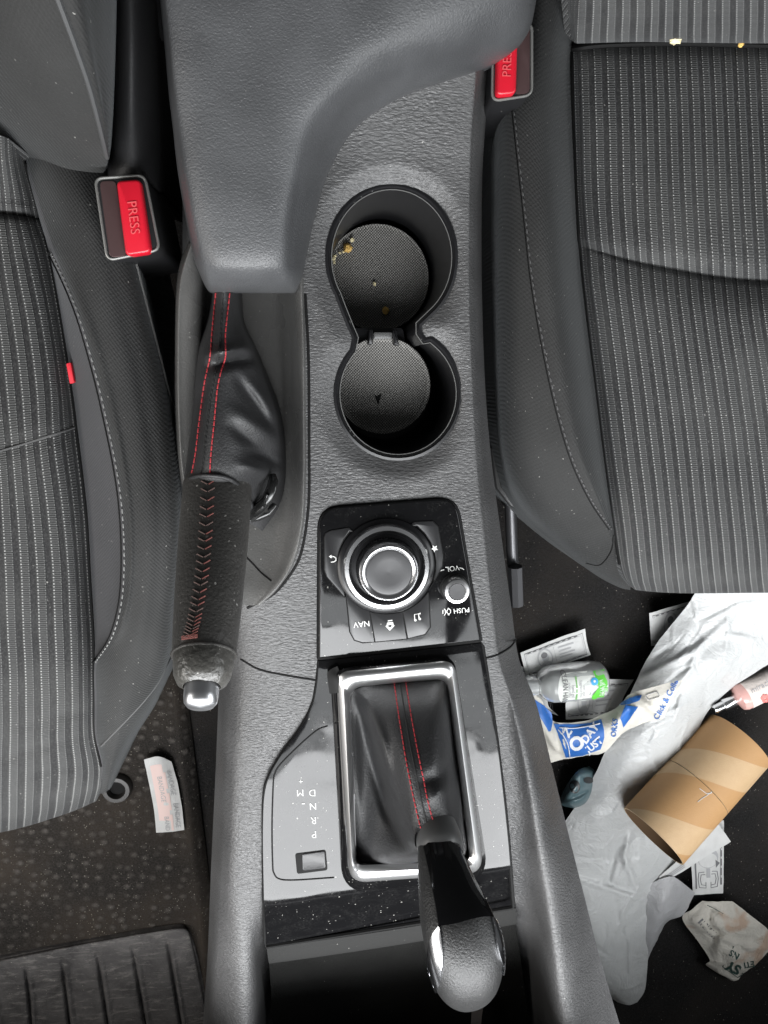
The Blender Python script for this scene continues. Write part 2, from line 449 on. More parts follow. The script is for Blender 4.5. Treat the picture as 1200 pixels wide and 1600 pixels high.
def rubbermat():
    t = NT('crosshatched_rubber'); sp = t.n.new('ShaderNodeSeparateXYZ'); t.l.new(t.tc.outputs['Object'], sp.inputs[0])
    k = 2*math.pi/.0021
    a = t.math('SINE', t.math('MULTIPLY', t.math('ADD', sp.outputs[0], sp.outputs[1]), k)); b = t.math('SINE', t.math('MULTIPLY', t.math('SUBTRACT', sp.outputs[0], sp.outputs[1]), k))
    h = t.math('MULTIPLY', t.math('ADD', a, b), .25)
    col = t.mix(t.ramp(t.math('ADD', h, .5), [(.3, 0.0), (.8, 1.0)]), (.065, .063, .059), (.36, .35, .33))
    col = t.mix(t.math('MULTIPLY', t.dust(420, .16, .3), .8), col, (.5, .48, .42))
    return t.fin(col, .6, t.bump(h, .0005))
M['rubber'] = rubbermat()
def carpet(name, base, dust=.25, nubs=False):
    t = NT(name); f = t.noise(t.mp(), 1100, 3, .7); g = t.noise(t.mp(), 260, 3, .7); big = t.noise(t.mp(), 9, 4)
    col = t.mix(f, tuple(c*.35 for c in base), tuple(c*1.7 for c in base))
    col = t.mix(t.math('MULTIPLY', t.ramp(big, [(.42, 0.0), (.68, 1.0)]), .6), col, tuple(c*q for c, q in zip(base, (2.9, 2.5, 2.1))))
    h = t.math('ADD', f, t.math('MULTIPLY', g, .8))
    g2 = t.noise(t.mp(), 420, 2, .8)
    col = t.mix(t.ramp(g2, [(.42, 0.0), (.62, .55)]), col, tuple(c*2.4 for c in base))
    if not nubs: h = t.math('ADD', h, t.math('MULTIPLY', g2, 1.5))
    if nubs:
        vo = t.vor(t.mp('Object', (1, 1.15, 1), (0, 0, .12)), 62, 'F1', .55)
        m = t.math('MULTIPLY', t.ramp(vo.outputs['Distance'], [(.14, 1.0), (.36, 0.0)]), t.ramp(t.noise(t.mp(), 30, 2), [(.3, .2), (.6, 1.0)]))
        col = t.mix(t.math('MULTIPLY', t.math('MULTIPLY', m, g2), 1.7), col, tuple(c*4.2 for c in base)); h = t.math('ADD', h, t.math('MULTIPLY', m, 2.5))
    if dust: 
        col = t.mix(t.math('MULTIPLY', t.math('MAXIMUM', t.dust(210, .15, dust), t.dust(520, .3, dust*.6)), .75), col, (.42, .39, .34))
    return t.fin(col, .95, t.bump(h, .0012), spec=.15)
M['carpet'] = carpet('dark_carpet', (.015, .0145, .0145), .22)
M['matcarpet'] = carpet('worn_mat_carpet', (.025, .0225, .0205), .6, True)
def heel():
    t = NT('scuffed_rubber'); a = t.noise(t.mp(), 24, 5, .7, .6); b = t.noise(t.mp('Object', (.35, 1.6, 1), (0, 0, .3)), 120, 4, .75, .5); f = t.noise(t.mp(), 500, 3, .7)
    c = t.mix(t.ramp(a, [(.35, 0.0), (.7, 1.0)]), (.06, .057, .057), (.15, .142, .14))
    c = t.mix(t.math('MULTIPLY', t.ramp(b, [(.52, 0.0), (.7, 1.0)]), .6), c, (.33, .31, .29))
    c = t.mix(t.math('MULTIPLY', t.dust(300, .16, .5), .7), c, (.5, .47, .42))
    return t.fin(c, t.ramp(a, [(.3, .42), (.7, .68)]), t.bump(t.math('ADD', t.math('ADD', b, f), t.math('MULTIPLY', a, 2)), .0011), spec=.4)
M['heel'] = heel()
M['plasticdark'] = plain('dark_trim', (.02, .02, .021), .5, bumpsc=800)
M['dash'] = plain('dashboard_plastic', (.03, .03, .03), .6)
def bagmat(name, col, tr):
    t = NT(name); v = t.mp()
    w1 = t.noise(v, 30, 2, .5, 1.5); w2 = t.noise(t.mp('Object', (1, 1.4, 1), (0, 0, .6)), 62, 2, .5, 2.0)
    r1 = t.math('ABSOLUTE', t.math('SUBTRACT', w1, .5)); r2 = t.math('ABSOLUTE', t.math('SUBTRACT', w2, .5))
    h = t.math('ADD', t.math('MULTIPLY', r1, 1.0), t.math('MULTIPLY', r2, .45))
    return t.fin(col, .36, t.bump(h, .0026), spec=.5, Subsurface_Weight=.3, Subsurface_Radius=(.01, .01, .01), Subsurface_Scale=.4)
M['whitebag'] = bagmat('white_plastic_film', (.54, .548, .545), .1)
M['greyfilm'] = bagmat('grey_plastic_film', (.42, .42, .43), .1)
def papermat(name, col, stain=.0):
    t = NT(name); n = t.noise(t.mp(), 60, 4); c = t.mix(t.ramp(n, [(.4, 0.0), (.7, 1.0)]), tuple(x*.9 for x in col), col)
    if stain: c = t.mix(t.math('MULTIPLY', t.ramp(t.noise(t.mp(), 28, 2), [(.58, 0.0), (.68, 1.0)]), stain), c, (.42, .24, .14))
    rg = t.math('ABSOLUTE', t.math('SUBTRACT', t.noise(t.mp(), 48, 2, .5, 1.5), .5)); rg2 = t.math('ABSOLUTE', t.math('SUBTRACT', t.noise(t.mp(), 130, 2, .5, 1.0), .5))
    return t.fin(c, .75, t.bump(t.math('ADD', rg, t.math('MULTIPLY', rg2, .4)), .0035 if stain else .0014), spec=.3)
M['paper'] = papermat('white_paper', (.66, .66, .65))
M['cream'] = papermat('cream_film', (.74, .71, .64))
M['paperbag'] = papermat('crumpled_white_paper', (.62, .59, .53), .6)
M['ink'] = plain('grey_ink', (.16, .16, .165), .7)
M['lightink'] = plain('light_grey_ink', (.42, .42, .43), .7)
M['green'] = plain('green_print', (.13, .62, .06), .5)
M['teal'] = plain('dark_green_print', (.035, .075, .065), .7)
M['blue'] = plain('blue_print', (.035, .16, .52), .45)
M['skyblue'] = plain('light_blue_print', (.05, .38, .75), .4)
M['whiteprint'] = plain('white_print', (.80, .81, .83), .5)
M['pinkprint'] = plain('pale_pink_print', (.78, .60, .56), .6)
M['pink'] = plain('pink_glass', (.72, .42, .38), .12, spec=.6)
M['pinkcard'] = papermat('pale_pink_label', (.78, .70, .65))
M['clear'] = NT('frosted_plastic').fin((.80, .82, .81), .16, None, spec=.5, Transmission_Weight=.55, IOR=1.35)
M['gel'] = plain('clear_cap', (.62, .64, .64), .15, Transmission_Weight=.4)
M['labelwhite'] = plain('label_white', (.80, .82, .78), .35)
M['card'] = papermat('cardboard', (.55, .33, .155))
M['cardlight'] = papermat('pale_cardboard', (.60, .45, .29))
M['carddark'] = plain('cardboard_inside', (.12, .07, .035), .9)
M['tealplastic'] = plain('blue_grey_plastic', (.10, .19, .22), .35)
M['gold'] = plain('golden_crumb', (.88, .56, .16), .6, bumpsc=900, depth=.001)
M['palecrumb'] = plain('pale_crumb', (.90, .80, .50), .7, bumpsc=900, depth=.001)
M['darktape'] = plain('dark_tape', (.022, .022, .022), .8, spec=.2)
M['grime'] = leather('grimy_endcap', (.060, .058, .053), .28, 260, .0007, (1, 1, 1), .6, .6, dsize=.22)
M['steel'] = plain('worn_steel', (.30, .29, .28), .3, .9)

FL = -0.33     # floor level
# ================================================================== THE SETTING
mb = MB()
a = 1.3
n = 60
W = [[Vector((-a+2*a*j/n, -a+2*a*i/n, FL-.004+.003*noise.noise(Vector((j*.3, i*.3, 0))))) for j in range(n+1)] for i in range(n+1)]
mb.grid(W, flip=True)
struct(mb.build('floor', M['carpet']))

# ================================================================== CONSOLE
cup = []
cup += ell(612, 402, 101, 113, 40, 148, 413)          # upper mouth, through left, top and right
cup += [(656, 508), (657, 520), (664, 531)]
cup += ell(622, 615, 98, 102, 40, -58, 222)
cup += [(553, 528), (545, 510), (533, 480)]
tray_poly = [tuple(p) for p in spline([(300, 388), (276, 470), (275, 560), (277, 660), (284, 740), (300, 830), (345, 915), (385, 946), (432, 925), (466, 875), (479, 800), (482, 700), (480, 560), (476, 400)], 8)]
panel_top = [tuple(p) for p in rrect([(499, 795), (712, 778), (751, 1001), (498, 1029)], [32, 30, 3, 3], 6)]
panel_low = [tuple(p) for p in spline([(498, 1033), (625, 1019.5), (751, 1005)], 3)]+[tuple(p) for p in spline([(754, 1010), (775, 1150), (792, 1290), (802, 1415)], 5)]+[tuple(p) for p in spline([(800, 1418), (610, 1449), (416, 1479)], 4)]+[tuple(p) for p in spline([(414, 1470), (412, 1330), (413, 1245), (421, 1213), (441, 1178), (470, 1138), (489, 1100), (496, 1065)], 5)]
def panel_z(x, y): return 0.003-0.016*max(0, (y-1380)/100.0)**1.3 if y > 1380 else 0.003

rows = rowsz(
 (-60, [(262, -.03), (300, -.008), (400, .03), (520, .048), (640, .052), (735, .040), (752, .025), (772, -.02)]),
 (60, [(268, -.03), (300, -.008), (400, .01), (520, .022), (640, .026), (735, .022), (752, .012), (770, -.03)]),
 (200, [(282, -.03), (305, -.008), (400, .0), (520, .006), (640, .0075), (724, .006), (742, -.002), (758, -.035)]),
 (300, [(285, -.03), (305, -.008), (400, 0), (520, 0), (640, 0), (720, -.002), (738, -.008), (753, -.035)]),
 (450, [(285, -.03), (305, -.008), (400, 0), (520, 0), (640, 0), (718, -.002), (737, -.007), (753, -.035)]),
 (600, [(285, -.03), (305, -.008), (400, 0), (520, 0), (640, 0), (722, -.002), (742, -.007), (758, -.035)]),
 (720, [(290, -.03), (310, -.008), (400, 0), (520, 0), (640, 0), (728, -.001), (750, -.007), (768, -.035)]),
 (850, [(305, -.03), (325, -.010), (400, 0), (520, 0), (640, 0), (740, -.000), (764, -.007), (785, -.040)]),
 (950, [(335, -.04), (358, -.013), (405, -.002), (520, 0), (640, 0), (752, -.000), (776, -.008), (799, -.045)]),
 (1030, [(343, -.05), (365, -.016), (410, -.003), (520, 0), (640, 0), (762, -.000), (786, -.008), (811, -.040)]),
 (1100, [(341, -.05), (362, -.016), (405, -.004), (520, 0), (640, 0), (776, -.002), (806, -.002), (838, -.035)]),
 (1200, [(337, -.05), (356, -.016), (395, -.004), (520, -.002), (650, -.002), (789, -.006), (828, .003), (863, -.030)]),
 (1330, [(331, -.05), (350, -.016), (388, -.004), (520, -.004), (660, -.004), (801, -.014), (848, .008), (895, -.024)]),
 (1400, [(328, -.05), (346, -.018), (388, -.005), (520, -.016), (670, -.016), (808, -.026), (858, .010), (913, -.022)]),
 (1480, [(325, -.05), (342, -.020), (392, -.008), (450, -.060), (680, -.060), (816, -.055), (866, .012), (933, -.020)]),
 (1560, [(320, -.05), (338, -.022), (395, -.010), (450, -.085), (700, -.085), (824, -.075), (874, .014), (956, -.020)]),
 (1640, [(315, -.05), (335, -.022), (398, -.010), (450, -.115), (700, -.115), (832, -.095), (884, .016), (980, -.020)]),
 (1720, [(312, -.05), (332, -.022), (400, -.010), (450, -.135), (700, -.135), (840, -.110), (894, .018), (1000, -.020)]))
g = pgrid(rows, 22, 15)
px, py = g[..., 0], g[..., 1]
d_c = poly_d(px, py, cup); in_c = inside(px, py, cup)
side = np.clip((px-520)/80, 0.35, 1.0)
g[..., 2] -= np.where(in_c, .0065, .0065*np.clip(1-d_c/32.0, 0, 1)**1.15*np.clip((745-px)/50, .35, 1))
in_t = inside(px, py, tray_poly); d_t = poly_d(px, py, tray_poly)
g[..., 2] -= np.where(in_t & (d_t > 13), .075, 0.0)
for P in (panel_top, panel_low):                      # seat for the glossy trim
    ip = inside(px, py, P); dp = poly_d(px, py, P)
    g[..., 2] -= np.where(ip & (dp > 4), .006, 0.0)
ip = inside(px, py, [(517, 1045), (700, 1030), (760, 1335), (735, 1385), (540, 1395)])
g[..., 2] -= np.where(ip, .05, 0.0)
# cut the cup mouth exactly along its outline
R_, K_ = g.shape[:2]; snapped = np.zeros((R_, K_), bool)
def isin(x, y): return bool(inside(np.array([x]), np.array([y]), cup)[0])
def snap(i, j, i2, j2):
    if in_c[i, j] == in_c[i2, j2] or snapped[i, j] or snapped[i2, j2]: return
    lo, hi = 0.0, 1.0; A, B = g[i, j].copy(), g[i2, j2].copy(); s0 = in_c[i, j]
    for _ in range(14):
        m = (lo+hi)/2; p = A+(B-A)*m
        if isin(p[0], p[1]) == s0: lo = m
        else: hi = m
    p = A+(B-A)*lo
    if lo < .5: g[i, j] = p; snapped[i, j] = True
    else: g[i2, j2] = p; snapped[i2, j2] = True
for i in range(R_):
    for j in range(K_):
        if j+1 < K_: snap(i, j, i, j+1)
        if i+1 < R_: snap(i, j, i+1, j)
keep = np.ones((R_-1, K_-1), bool)
for i in range(R_-1):
    for j in range(K_-1):
        q = [(i, j), (i+1, j), (i+1, j+1), (i, j+1)]
        fr = [in_c[a] for a in q if not snapped[a]]
        if fr: keep[i, j] = not all(fr) if any(fr) and not all(fr) else not fr[0]
        else:
            c_ = np.mean([g[a] for a in q], axis=0); keep[i, j] = not isin(c_[0], c_[1])
W = world(g)
console = thing('center_console', 'grained dark grey car console with two cup holders, dial and glossy black panel', 'car console', (0.02, -0.1, FL))
mb = MB(); mb.grid(W, keep=keep, skirt=.30, sides='lrbt')
body_bv = mb.bvh()
mb.build('console_body', M['console'], console, 60)
mb = MB()
for L in ([(376, 1030), (405, 1046), (445, 1055), (494, 1063)], [(756, 1029), (775, 1024), (796, 1012), (806, 1000)]):
    mb = MB(); seam(mb, L, body_bv, .0009, n=6, lift=-.0002)
    mb.build('console_joint', M['black'], console)

# cup holder well
mb = MB()
zl = -.0065
def off(poly, d):
    out = []
    for i in range(len(poly)):
        a_, b_, c_ = np.array(poly[i-1]), np.array(poly[i]), np.array(poly[(i+1) % len(poly)])
        t_ = c_-a_; t_ = t_/(np.linalg.norm(t_) or 1); out.append((b_[0]-t_[1]*d, b_[1]+t_[0]*d))
    return out
sgn = 1 if inside(np.array([612.]), np.array([285.+12]), off(cup, 0))[0] else -1
def ring(d, z): return [U(x, y, z) for x, y in off(cup, d)]
tst = off(cup, 5); din = 1 if abs(tst[20][1]-402) < abs(cup[20][1]-402) else -1
r0 = ring(-din*3, -.0055); r1 = ring(din*1, -.0050); r2 = ring(din*6, -.0075); r3 = [Vector((p.x, p.y, -.012)) for p in ring(din*7, -.0085)]
r4 = [Vector((p.x*.97+.0015, p.y*.97+.0005, -.112)) for p in r3]
mb.grid([r0, r1, r2, r3, r4], closed=True, flip=(din > 0))
mb.add(r4, [list(range(len(r4)))])
well = mb.build('cup_well', M['satin'], console, 50)
mb = MB()
hl = [U(x, y, -.0072) for x, y in off(cup, din*7)]  # light grey tube drawn in as the highlight along the cup lip
mb.tube(hl, .00034, 6, 0, closed=True)
mb.build('rim_highlight', plain('rim_highlight_grey', (.13, .13, .127), .3), well)
mb = MB()
zu = -.086
r = 77*mpp(zu)
o_ = U(590, 435, zu)
mb.lathe([(r, -.012), (r, .0014), (r*.985, .0022), (r*.955, .0018), (r*.945, 0), (0, 0)], o_, n=64)
mb.build('cup_mat', M['rubber'], well)
mb = MB()
zu = -.052; r = 70.5*mpp(zu); o_ = U(598, 603, zu)
mb.lathe([(r+.0016, -.05), (r+.0016, .0008), (r+.0008, .0018), (r-.0012, .0012), (r-.0022, -.0004), (0, -.0004)], o_, n=56)
# small notch mark
mb.plate([(585, 617), (589, 620), (596, 616), (591, 633)], zu+.0004, .0006, 1)
mb.build('cup_mat', [M['rubber'], M['black']], well)
mb = MB()
mb.plate(rrect([(548, 512), (630, 512), (636, 548), (545, 548)], 5), -.055, .06, 0, .001)
mb.plate(rrect([(577, 515), (583, 515), (583, 538), (575, 538)], 2), -.040, .04, 0, .001)
mb.plate(rrect([(614, 515), (620, 516), (624, 540), (616, 538)], 2), -.040, .04, 0, .001)
mb.plate(rrect([(584, 519), (613, 519), (613, 529), (583, 530)], 2), -.045, .02, 1, .0008)
mb.build('cup_divider', [M['satin'], plain('grey_plastic', (.12, .12, .12), .4)], well)

# handbrake surround
rows = rowsz(
 (380, [(290, -.03), (297, .001), (303, .004), (322, -.014), (350, -.035), (410, -.035), (445, -.022), (464, .003), (470, .0025), (475, -.008)]),
 (440, [(276, -.03), (280, .001), (288, .004), (314, -.004), (338, -.036), (415, -.035), (447, -.022), (467, .003), (473, .0025), (478, -.008)]),
 (540, [(273, -.03), (276, .001), (284, .004), (311, -.004), (334, -.036), (420, -.035), (449, -.022), (470, .003), (476, .0025), (481, -.008)]),
 (650, [(273, -.03), (277, .001), (285, .004), (309, -.004), (332, -.036), (424, -.035), (451, -.022), (471, .003), (477, .0025), (482, -.008)]),
 (740, [(280, -.03), (283, .001), (291, .004), (311, -.003), (336, -.028), (424, -.028), (451, -.018), (471, .003), (477, .0025), (482, -.008)]),
 (820, [(297, -.03), (300, .001), (307, .004), (323, -.006), (345, -.016), (420, -.016), (446, -.010), (467, .003), (473, .0025), (478, -.008)]),
 (880, [(323, -.03), (326, .001), (332, .004), (345, -.002), (360, -.008), (410, -.008), (434, -.004), (452, .003), (458, .0025), (463, -.008)]),
 (920, [(348, -.03), (351, .001), (356, .003), (365, .000), (375, -.002), (400, -.002), (416, .000), (428, .003), (433, .002), (438, -.008)]),
 (946, [(370, -.03), (372, .000), (375, .001), (380, .000), (385, .000), (392, .000), (397, .000), (402, .001), (405, .000), (409, -.008)]))
g = pgrid(rows, 8, 12)
mb = MB(); mb.grid(world(g), skirt=.05)
tray_bv = mb.bvh()
mb2 = MB(); seam(mb2, [(384, 870), (396, 882), (408, 895), (424, 908)], tray_bv, .0006, lift=-.0001)
sur = mb.build('handbrake_surround', M['tray'], console, 60)
mb2.build('surround_joint', M['black'], sur)
mb = MB()
seam(mb, [(477, 460), (482, 560), (483, 700), (482, 790), (471, 862), (452, 900), (425, 930), (386, 950)], body_bv, .0013, lift=-.0006)
mb.build('surround_gap', M['black'], sur)

# glossy trim
mb = MB()
mb.plate(panel_top, .003, .008, 0, .0011)
trim = mb.build('control_panel', M['piano'], console, 50)
mb = MB()
gl = [hit(x, y, body_bv, .0)[0] for x, y in off(panel_top, 0)]
def gapring(mb, poly, zf, r):
    mb.tube([U(x, y, zf(x, y)) for x, y in poly], r, 6, 0, closed=True)
gapring(mb, panel_top, lambda x, y: .0, .0016)
gapring(mb, panel_low, lambda x, y: panel_z(x, y)-.003, .0016)
mb.build('panel_gap', M['black'], console)
mb = MB()
# lower trim as a fine sheet that bends down at its front lip
pl = panel_low
def strip(n_=40, k_=30):
    Wg = []
    for i in range(n_+1):
        y = 1019+(1450-1019)*i/n_
        Wg.append(y)
    return Wg
top_e = spline([(498, 1033), (625, 1019.5), (752, 1005)], 10)
rowsP = []
left_e = spline([(498, 1033), (496, 1065), (489, 1100), (470, 1138), (441, 1178), (421, 1213), (413, 1245), (411, 1290), (411, 1330), (412, 1380), (413, 1420), (415, 1455), (416, 1479)], 4)
nr = len(left_e)
right_e = spline([(752, 1005), (765, 1080), (779, 1180), (791, 1285), (797, 1350), (802, 1418)], 12)
right_e = right_e[np.linspace(0, len(right_e)-1, nr).round().astype(int)]
for i in range(nr):
    rowsP.append([(left_e[i][0]+(right_e[i][0]-left_e[i][0])*t, left_e[i][1]+(right_e[i][1]-left_e[i][1])*t-(0 if i else 0), 0) for t in np.linspace(0, 1, 30)])
g = np.array(rowsP)
for i in range(nr):
    for j in range(30):
        e = min(i, j, nr-1-i, 29-j)
        yy = g[i, j, 1]+(g[i, j, 0]-600)*.155
        g[i, j, 2] = .003-(0.018*max(0, (yy-1380)/70.0)**1.4 if yy > 1380 else 0)-(.001 if e == 0 else 0)
ins = g.copy()
WL = world(g)
fq = [(541, 1066), (703, 1050), (740, 1350), (553, 1358)]
cen_ = (g[:-1, :-1]+g[1:, 1:])/2
mb.grid(WL, skirt=.008, keep=~inside(cen_[..., 0], cen_[..., 1], fq))
low_bv = mb.bvh()
lowtrim = mb.build('shifter_panel', M['piano'], console, 35)

# letters plate with its groove
gp = [(512, 1134), (495, 1141), (468, 1164), (440, 1192), (430, 1207), (427, 1225), (425, 1290), (426, 1350), (428, 1364), (436, 1373), (460, 1375), (522, 1371)]
mb = MB()
seam(mb, gp, low_bv, .0006, lift=.0)
for t_, x, y, h in (('+', 470, 1220, 9), ('M', 469, 1238, 11), ('-', 474, 1257, 14), ('D', 488, 1238, 11), ('N', 489, 1259, 11), ('R', 490, 1281, 11), ('P', 491, 1303, 11)):
    pxtext(mb, t_, x, y, h, low_bv, rot=183, mi=1)
mb.plate(rrect([(461, 1334), (509, 1328), (512, 1360), (464, 1366)], 4), .0034, .001, 0, .0003)
mb.plate(rrect([(472, 1335), (507, 1330), (509, 1357), (473, 1361)], 3), .0040, .002, 2, .0005)
mb.build('gate_markings', [M['black'], plain('worn_marking', (.42, .42, .41), .5), M['blackplastic']], lowtrim)

# shifter frame: glossy foot with a satin chrome bezel
mb = MB()
outer = rrect([(514, 1043), (710, 1024), (766, 1375), (534, 1399)], [20, 22, 44, 48], 8)
o2 = rrect([(523, 1046), (706, 1029), (759, 1369), (540, 1391)], [20, 22, 38, 43], 8)
c1 = rrect([(526, 1050), (710, 1031), (757, 1365), (546, 1380)], [20, 22, 32, 28], 8)
c1b = rrect([(529, 1053), (708, 1034), (754, 1361), (548, 1375)], [20, 22, 30, 25], 8)
c2 = rrect([(536, 1060), (705, 1043), (746, 1354), (551, 1364)], [20, 20, 22, 16], 8)
c3 = rrect([(544, 1070), (700, 1056), (736, 1346), (555, 1352)], [22, 18, 14, 12], 8)
c4 = rrect([(547, 1074), (697, 1061), (732, 1341), (558, 1348)], [22, 18, 14, 12], 8)
L = lambda p, z: [U(x, y, z) for x, y in p]
mb.grid([L(outer, .001), L(o2, .0125), L(c1, .0136)], 0, closed=True)
mb.grid([L(c1, .0134), L(c1b, .0150), L(c2, .0168), L(c3, .0135), L(c4, -.004)], 1, closed=True)
fr = mb.build('shifter_frame', [M['piano'], M['chrome']], console, 60)

# dial cluster
zt = .003
def ring_at(cx, cy, prof, z, name, mats, parent, n=64):
    m_ = MB(); k = mpp(z)
    for mi, pr in prof: m_.lathe([(r*k, h) for r, h in pr], U(cx, cy, z), n=n, mi=mi)
    return m_
btn = MB()
arc = ell(604, 882, 77, 76, 20, -135, 140)
P_back = [(507, 840), (509, 834), (516, 830), (545, 825), (552, 831)]+[(604+78*math.cos(math.radians(a)), 882+77*math.sin(math.radians(a))) for a in (222, 210, 198, 186, 174, 162, 150)]+[(539, 933), (511, 901), (507, 890)]
P_star = [(638, 823), (647, 816), (676, 815), (684, 823), (692, 868), (691, 885), (671, 920)]+[(604+78*math.cos(math.radians(a)), 882+77*math.sin(math.radians(a))) for a in (20, 8, -4, -16, -28, -40, -52)]
def btn_arc(a0, a1, n_): return [(604+79*math.cos(math.radians(a0+(a1-a0)*k/n_)), 882+78*math.sin(math.radians(a0+(a1-a0)*k/n_))) for k in range(n_+1)]
P_nav = btn_arc(143, 110, 6)+[(585, 1003), (567, 1004), (554, 1000), (547, 987), (543, 947)]
P_home = btn_arc(109, 72, 6)+[(635.5, 998), (586.5, 1003)]
P_mus = btn_arc(71, 36, 6)+[(669, 925), (672, 980), (664, 991), (637.5, 997.5)]
grooves = MB()
for P in (P_back, P_star, P_nav, P_home, P_mus):
    grooves.tube([U(x, y, .0031) for x, y in P], .0007, 6, closed=True)
grooves.build('button_gap', M['black'], trim)
for nm, P, tx in (('back_button', P_back, None), ('favourite_button', P_star, None), ('navigation_button', P_nav, 'NAV'), ('home_button', P_home, None), ('music_button', P_mus, None)):
    m_ = MB(); m_.plate(P, .0038, .003, 0, .0004)
    z_ = .0041
    if tx: pxtext(m_, tx, 565, 975, 9, z=z_, rot=186, mi=1)
    if nm == 'back_button':
        m_.tube([U(x, y, z_) for x, y in [(517, 869), (522, 869.5), (525, 872), (525, 875), (522, 877.5), (517, 878)]], .0004, 5, 1)
        m_.add([U(514, 869.5, z_), U(518, 866.5, z_), U(518, 872.5, z_)], [[0, 1, 2]], 1)
    if nm == 'favourite_button':
        P5 = []
        for k in range(10):
            a_ = math.radians(90+36*k+5); rr = 6 if k % 2 == 0 else 2.6; P5.append(U(679+rr*math.cos(a_), 857+rr*math.sin(a_), z_))
        m_.add(P5+[U(679, 857, z_)], [[k, (k+1) % 10, 10] for k in range(10)], 1)
    if nm == 'home_button':
        q = [(609, 985.5), (602, 978), (604, 978), (605, 973), (614, 972), (615, 977), (617, 977)]
        m_.add([U(x, y, z_) for x, y in q], [list(range(7))], 1)
        m_.add([U(x, y, z_+.0002) for x, y in [(606.5, 977), (612, 976), (611.5, 980), (607, 980)]], [[0, 1, 2, 3]], 0)
        m_.add([U(x, y, z_) for x, y in [(606, 971), (613, 970), (613, 968.5), (606, 969.5)]], [[0, 1, 2, 3]], 1)
    if nm == 'music_button':
        m_.tube([U(x, y, z_) for x, y in [(648, 968), (647.5, 960), (654, 959), (655, 967)]], .0004, 5, 1)
        m_.lathe([(.0009, 0), (0, .0003)], U(649, 969, z_), n=10, mi=1); m_.lathe([(.0009, 0), (0, .0003)], U(656, 967, z_), n=10, mi=1)
        m_.add([U(x, y, z_) for x, y in [(654, 959), (657, 957), (657, 960)]], [[0, 1, 2]], 1)
    m_.build(nm, [plain('button_plastic', (.020, .020, .021), .28, dust=.2) if nm == 'back_button' else bpy.data.materials['button_plastic'], M['mark']], trim, 40)
# printed marks round the volume knob
m_ = MB()
pxtext(m_, 'VOL', 707, 888, 8, z=.0033, rot=188, mi=0)
for q in ([(686, 893), (690, 891), (694, 890)], [(718, 887), (722, 888), (725, 890)]):
    m_.tube([U(x, y, .0033) for x, y in q], .00035, 5)
m_.build('panel_lettering', M['mark'], trim)
m_ = MB()
pxtext(m_, 'PUSH', 721, 953.5, 7.6, z=.0033, rot=186, mi=0)
for q in ([(694, 962), (701, 950)], [(694, 951), (702, 961)], [(696, 958), (696, 953)], [(700, 961), (704, 957), (704, 953), (700, 950)], [(692, 959), (692, 953)]):
    m_.tube([U(x, y, .0033) for x, y in q], .00033, 5)
m_.build('panel_lettering', M['mark'], trim)

k = mpp(0)
m_ = MB()
m_.lathe([(77*k, 0), (77*k, .0025), (74*k, .0035), (68*k, .0045)], U(603, 884, .002), n=64, mi=0)
m_.lathe([(69*k, .0), (69*k, .006), (66*k, .0085), (60*k, .0088), (56*k, .006), (53*k, .0)], U(603, 883, .0025), n=72, mi=1)
m_.lathe([(54*k, 0), (54*k, .004), (50*k, -.002), (46*k, -.002)], U(604, 884, .003), n=64, mi=0)
dial = m_.build('rotary_dial', [M['satin'], M['brightchrome']], console, 40)
m_ = MB()
prof = [(48*k, -.006), (48*k, .010), (46*k, .0125)]
m_.lathe(prof, U(604, 885, .003), n=96, mi=0)
for q in range(72):                                    # knurling
    a_ = 2*math.pi*q/72; c_ = U(604, 885, .003); rr = 48.3*k
    p = c_+Vector((math.cos(a_)*rr, math.sin(a_)*rr, 0)); m_.tube([p+Vector((0, 0, .001)), p+Vector((0, 0, .010))], .0005, 5, 0)
o_ = U(604, 885, .003)
m_.lathe([(46*k, .0120), (45*k, .0160), (41*k, .0180), (36.5*k, .0172), (35*k, .0160)], o_, n=72, mi=1)
m_.lathe([(35.5*k, .0155), (35*k, .0168), (33*k, .0172), (20*k, .0165), (0, .0160)], o_, n=64, mi=2)
m_.build('dial_knob', [M['satin'], M['brightchrome'], M['dialcap']], dial, 40)
m_ = MB(); o_ = U(710, 918, .003)
m_.lathe([(24*k, 0), (24*k, .0006), (22.5*k, .0006)], o_, n=48, mi=0)
m_.lathe([(20.5*k, .0), (20.5*k, .009), (19*k, .0105), (15*k, .011), (13*k, .0098)], o_, n=48, mi=1)
m_.lathe([(13.2*k, .0095), (12.6*k, .0103), (0, .0102)], o_, n=40, mi=2)
m_.build('volume_knob', [M['black'], M['chrome'], M['dialcap']], console, 40)

# front storage mat edge
M['storemat'] = leather('ribbed_rubber', (.016, .016, .0155), .95, 700, .0006, (1, 1, 1), .2, .05)
m_ = MB()
rows = [[(418, 1484, -.022), (520, 1470, -.022), (650, 1448, -.024), (804, 1424, -.030)],
        [(420, 1500, -.030), (520, 1488, -.032), (650, 1470, -.034), (806, 1450, -.038)],
        [(424, 1560, -.050), (520, 1550, -.056), (650, 1540, -.058), (818, 1530, -.058)],
        [(430, 1680, -.090), (520, 1680, -.100), (650, 1680, -.105), (836, 1680, -.100)]]
m_.grid(world(pgrid(rows, 8, 8)), thick=.003)
m_.build('storage_mat', M['storemat'], console, 60)
m_ = MB()
rows = [[(417, 1481, -.018), (520, 1467, -.018), (650, 1447, -.020), (806, 1419, -.026)], [(418, 1492, -.0185), (520, 1478, -.0185), (650, 1458, -.0205), (807, 1430, -.0265)], [(420, 1504, -.021), (520, 1490, -.021), (650, 1470, -.023), (808, 1442, -.029)], [(420, 1506, -.026), (520, 1492, -.026), (650, 1472, -.028), (808, 1444, -.034)]]
m_.grid(world(pgrid(rows, 8, 5)), thick=.002)
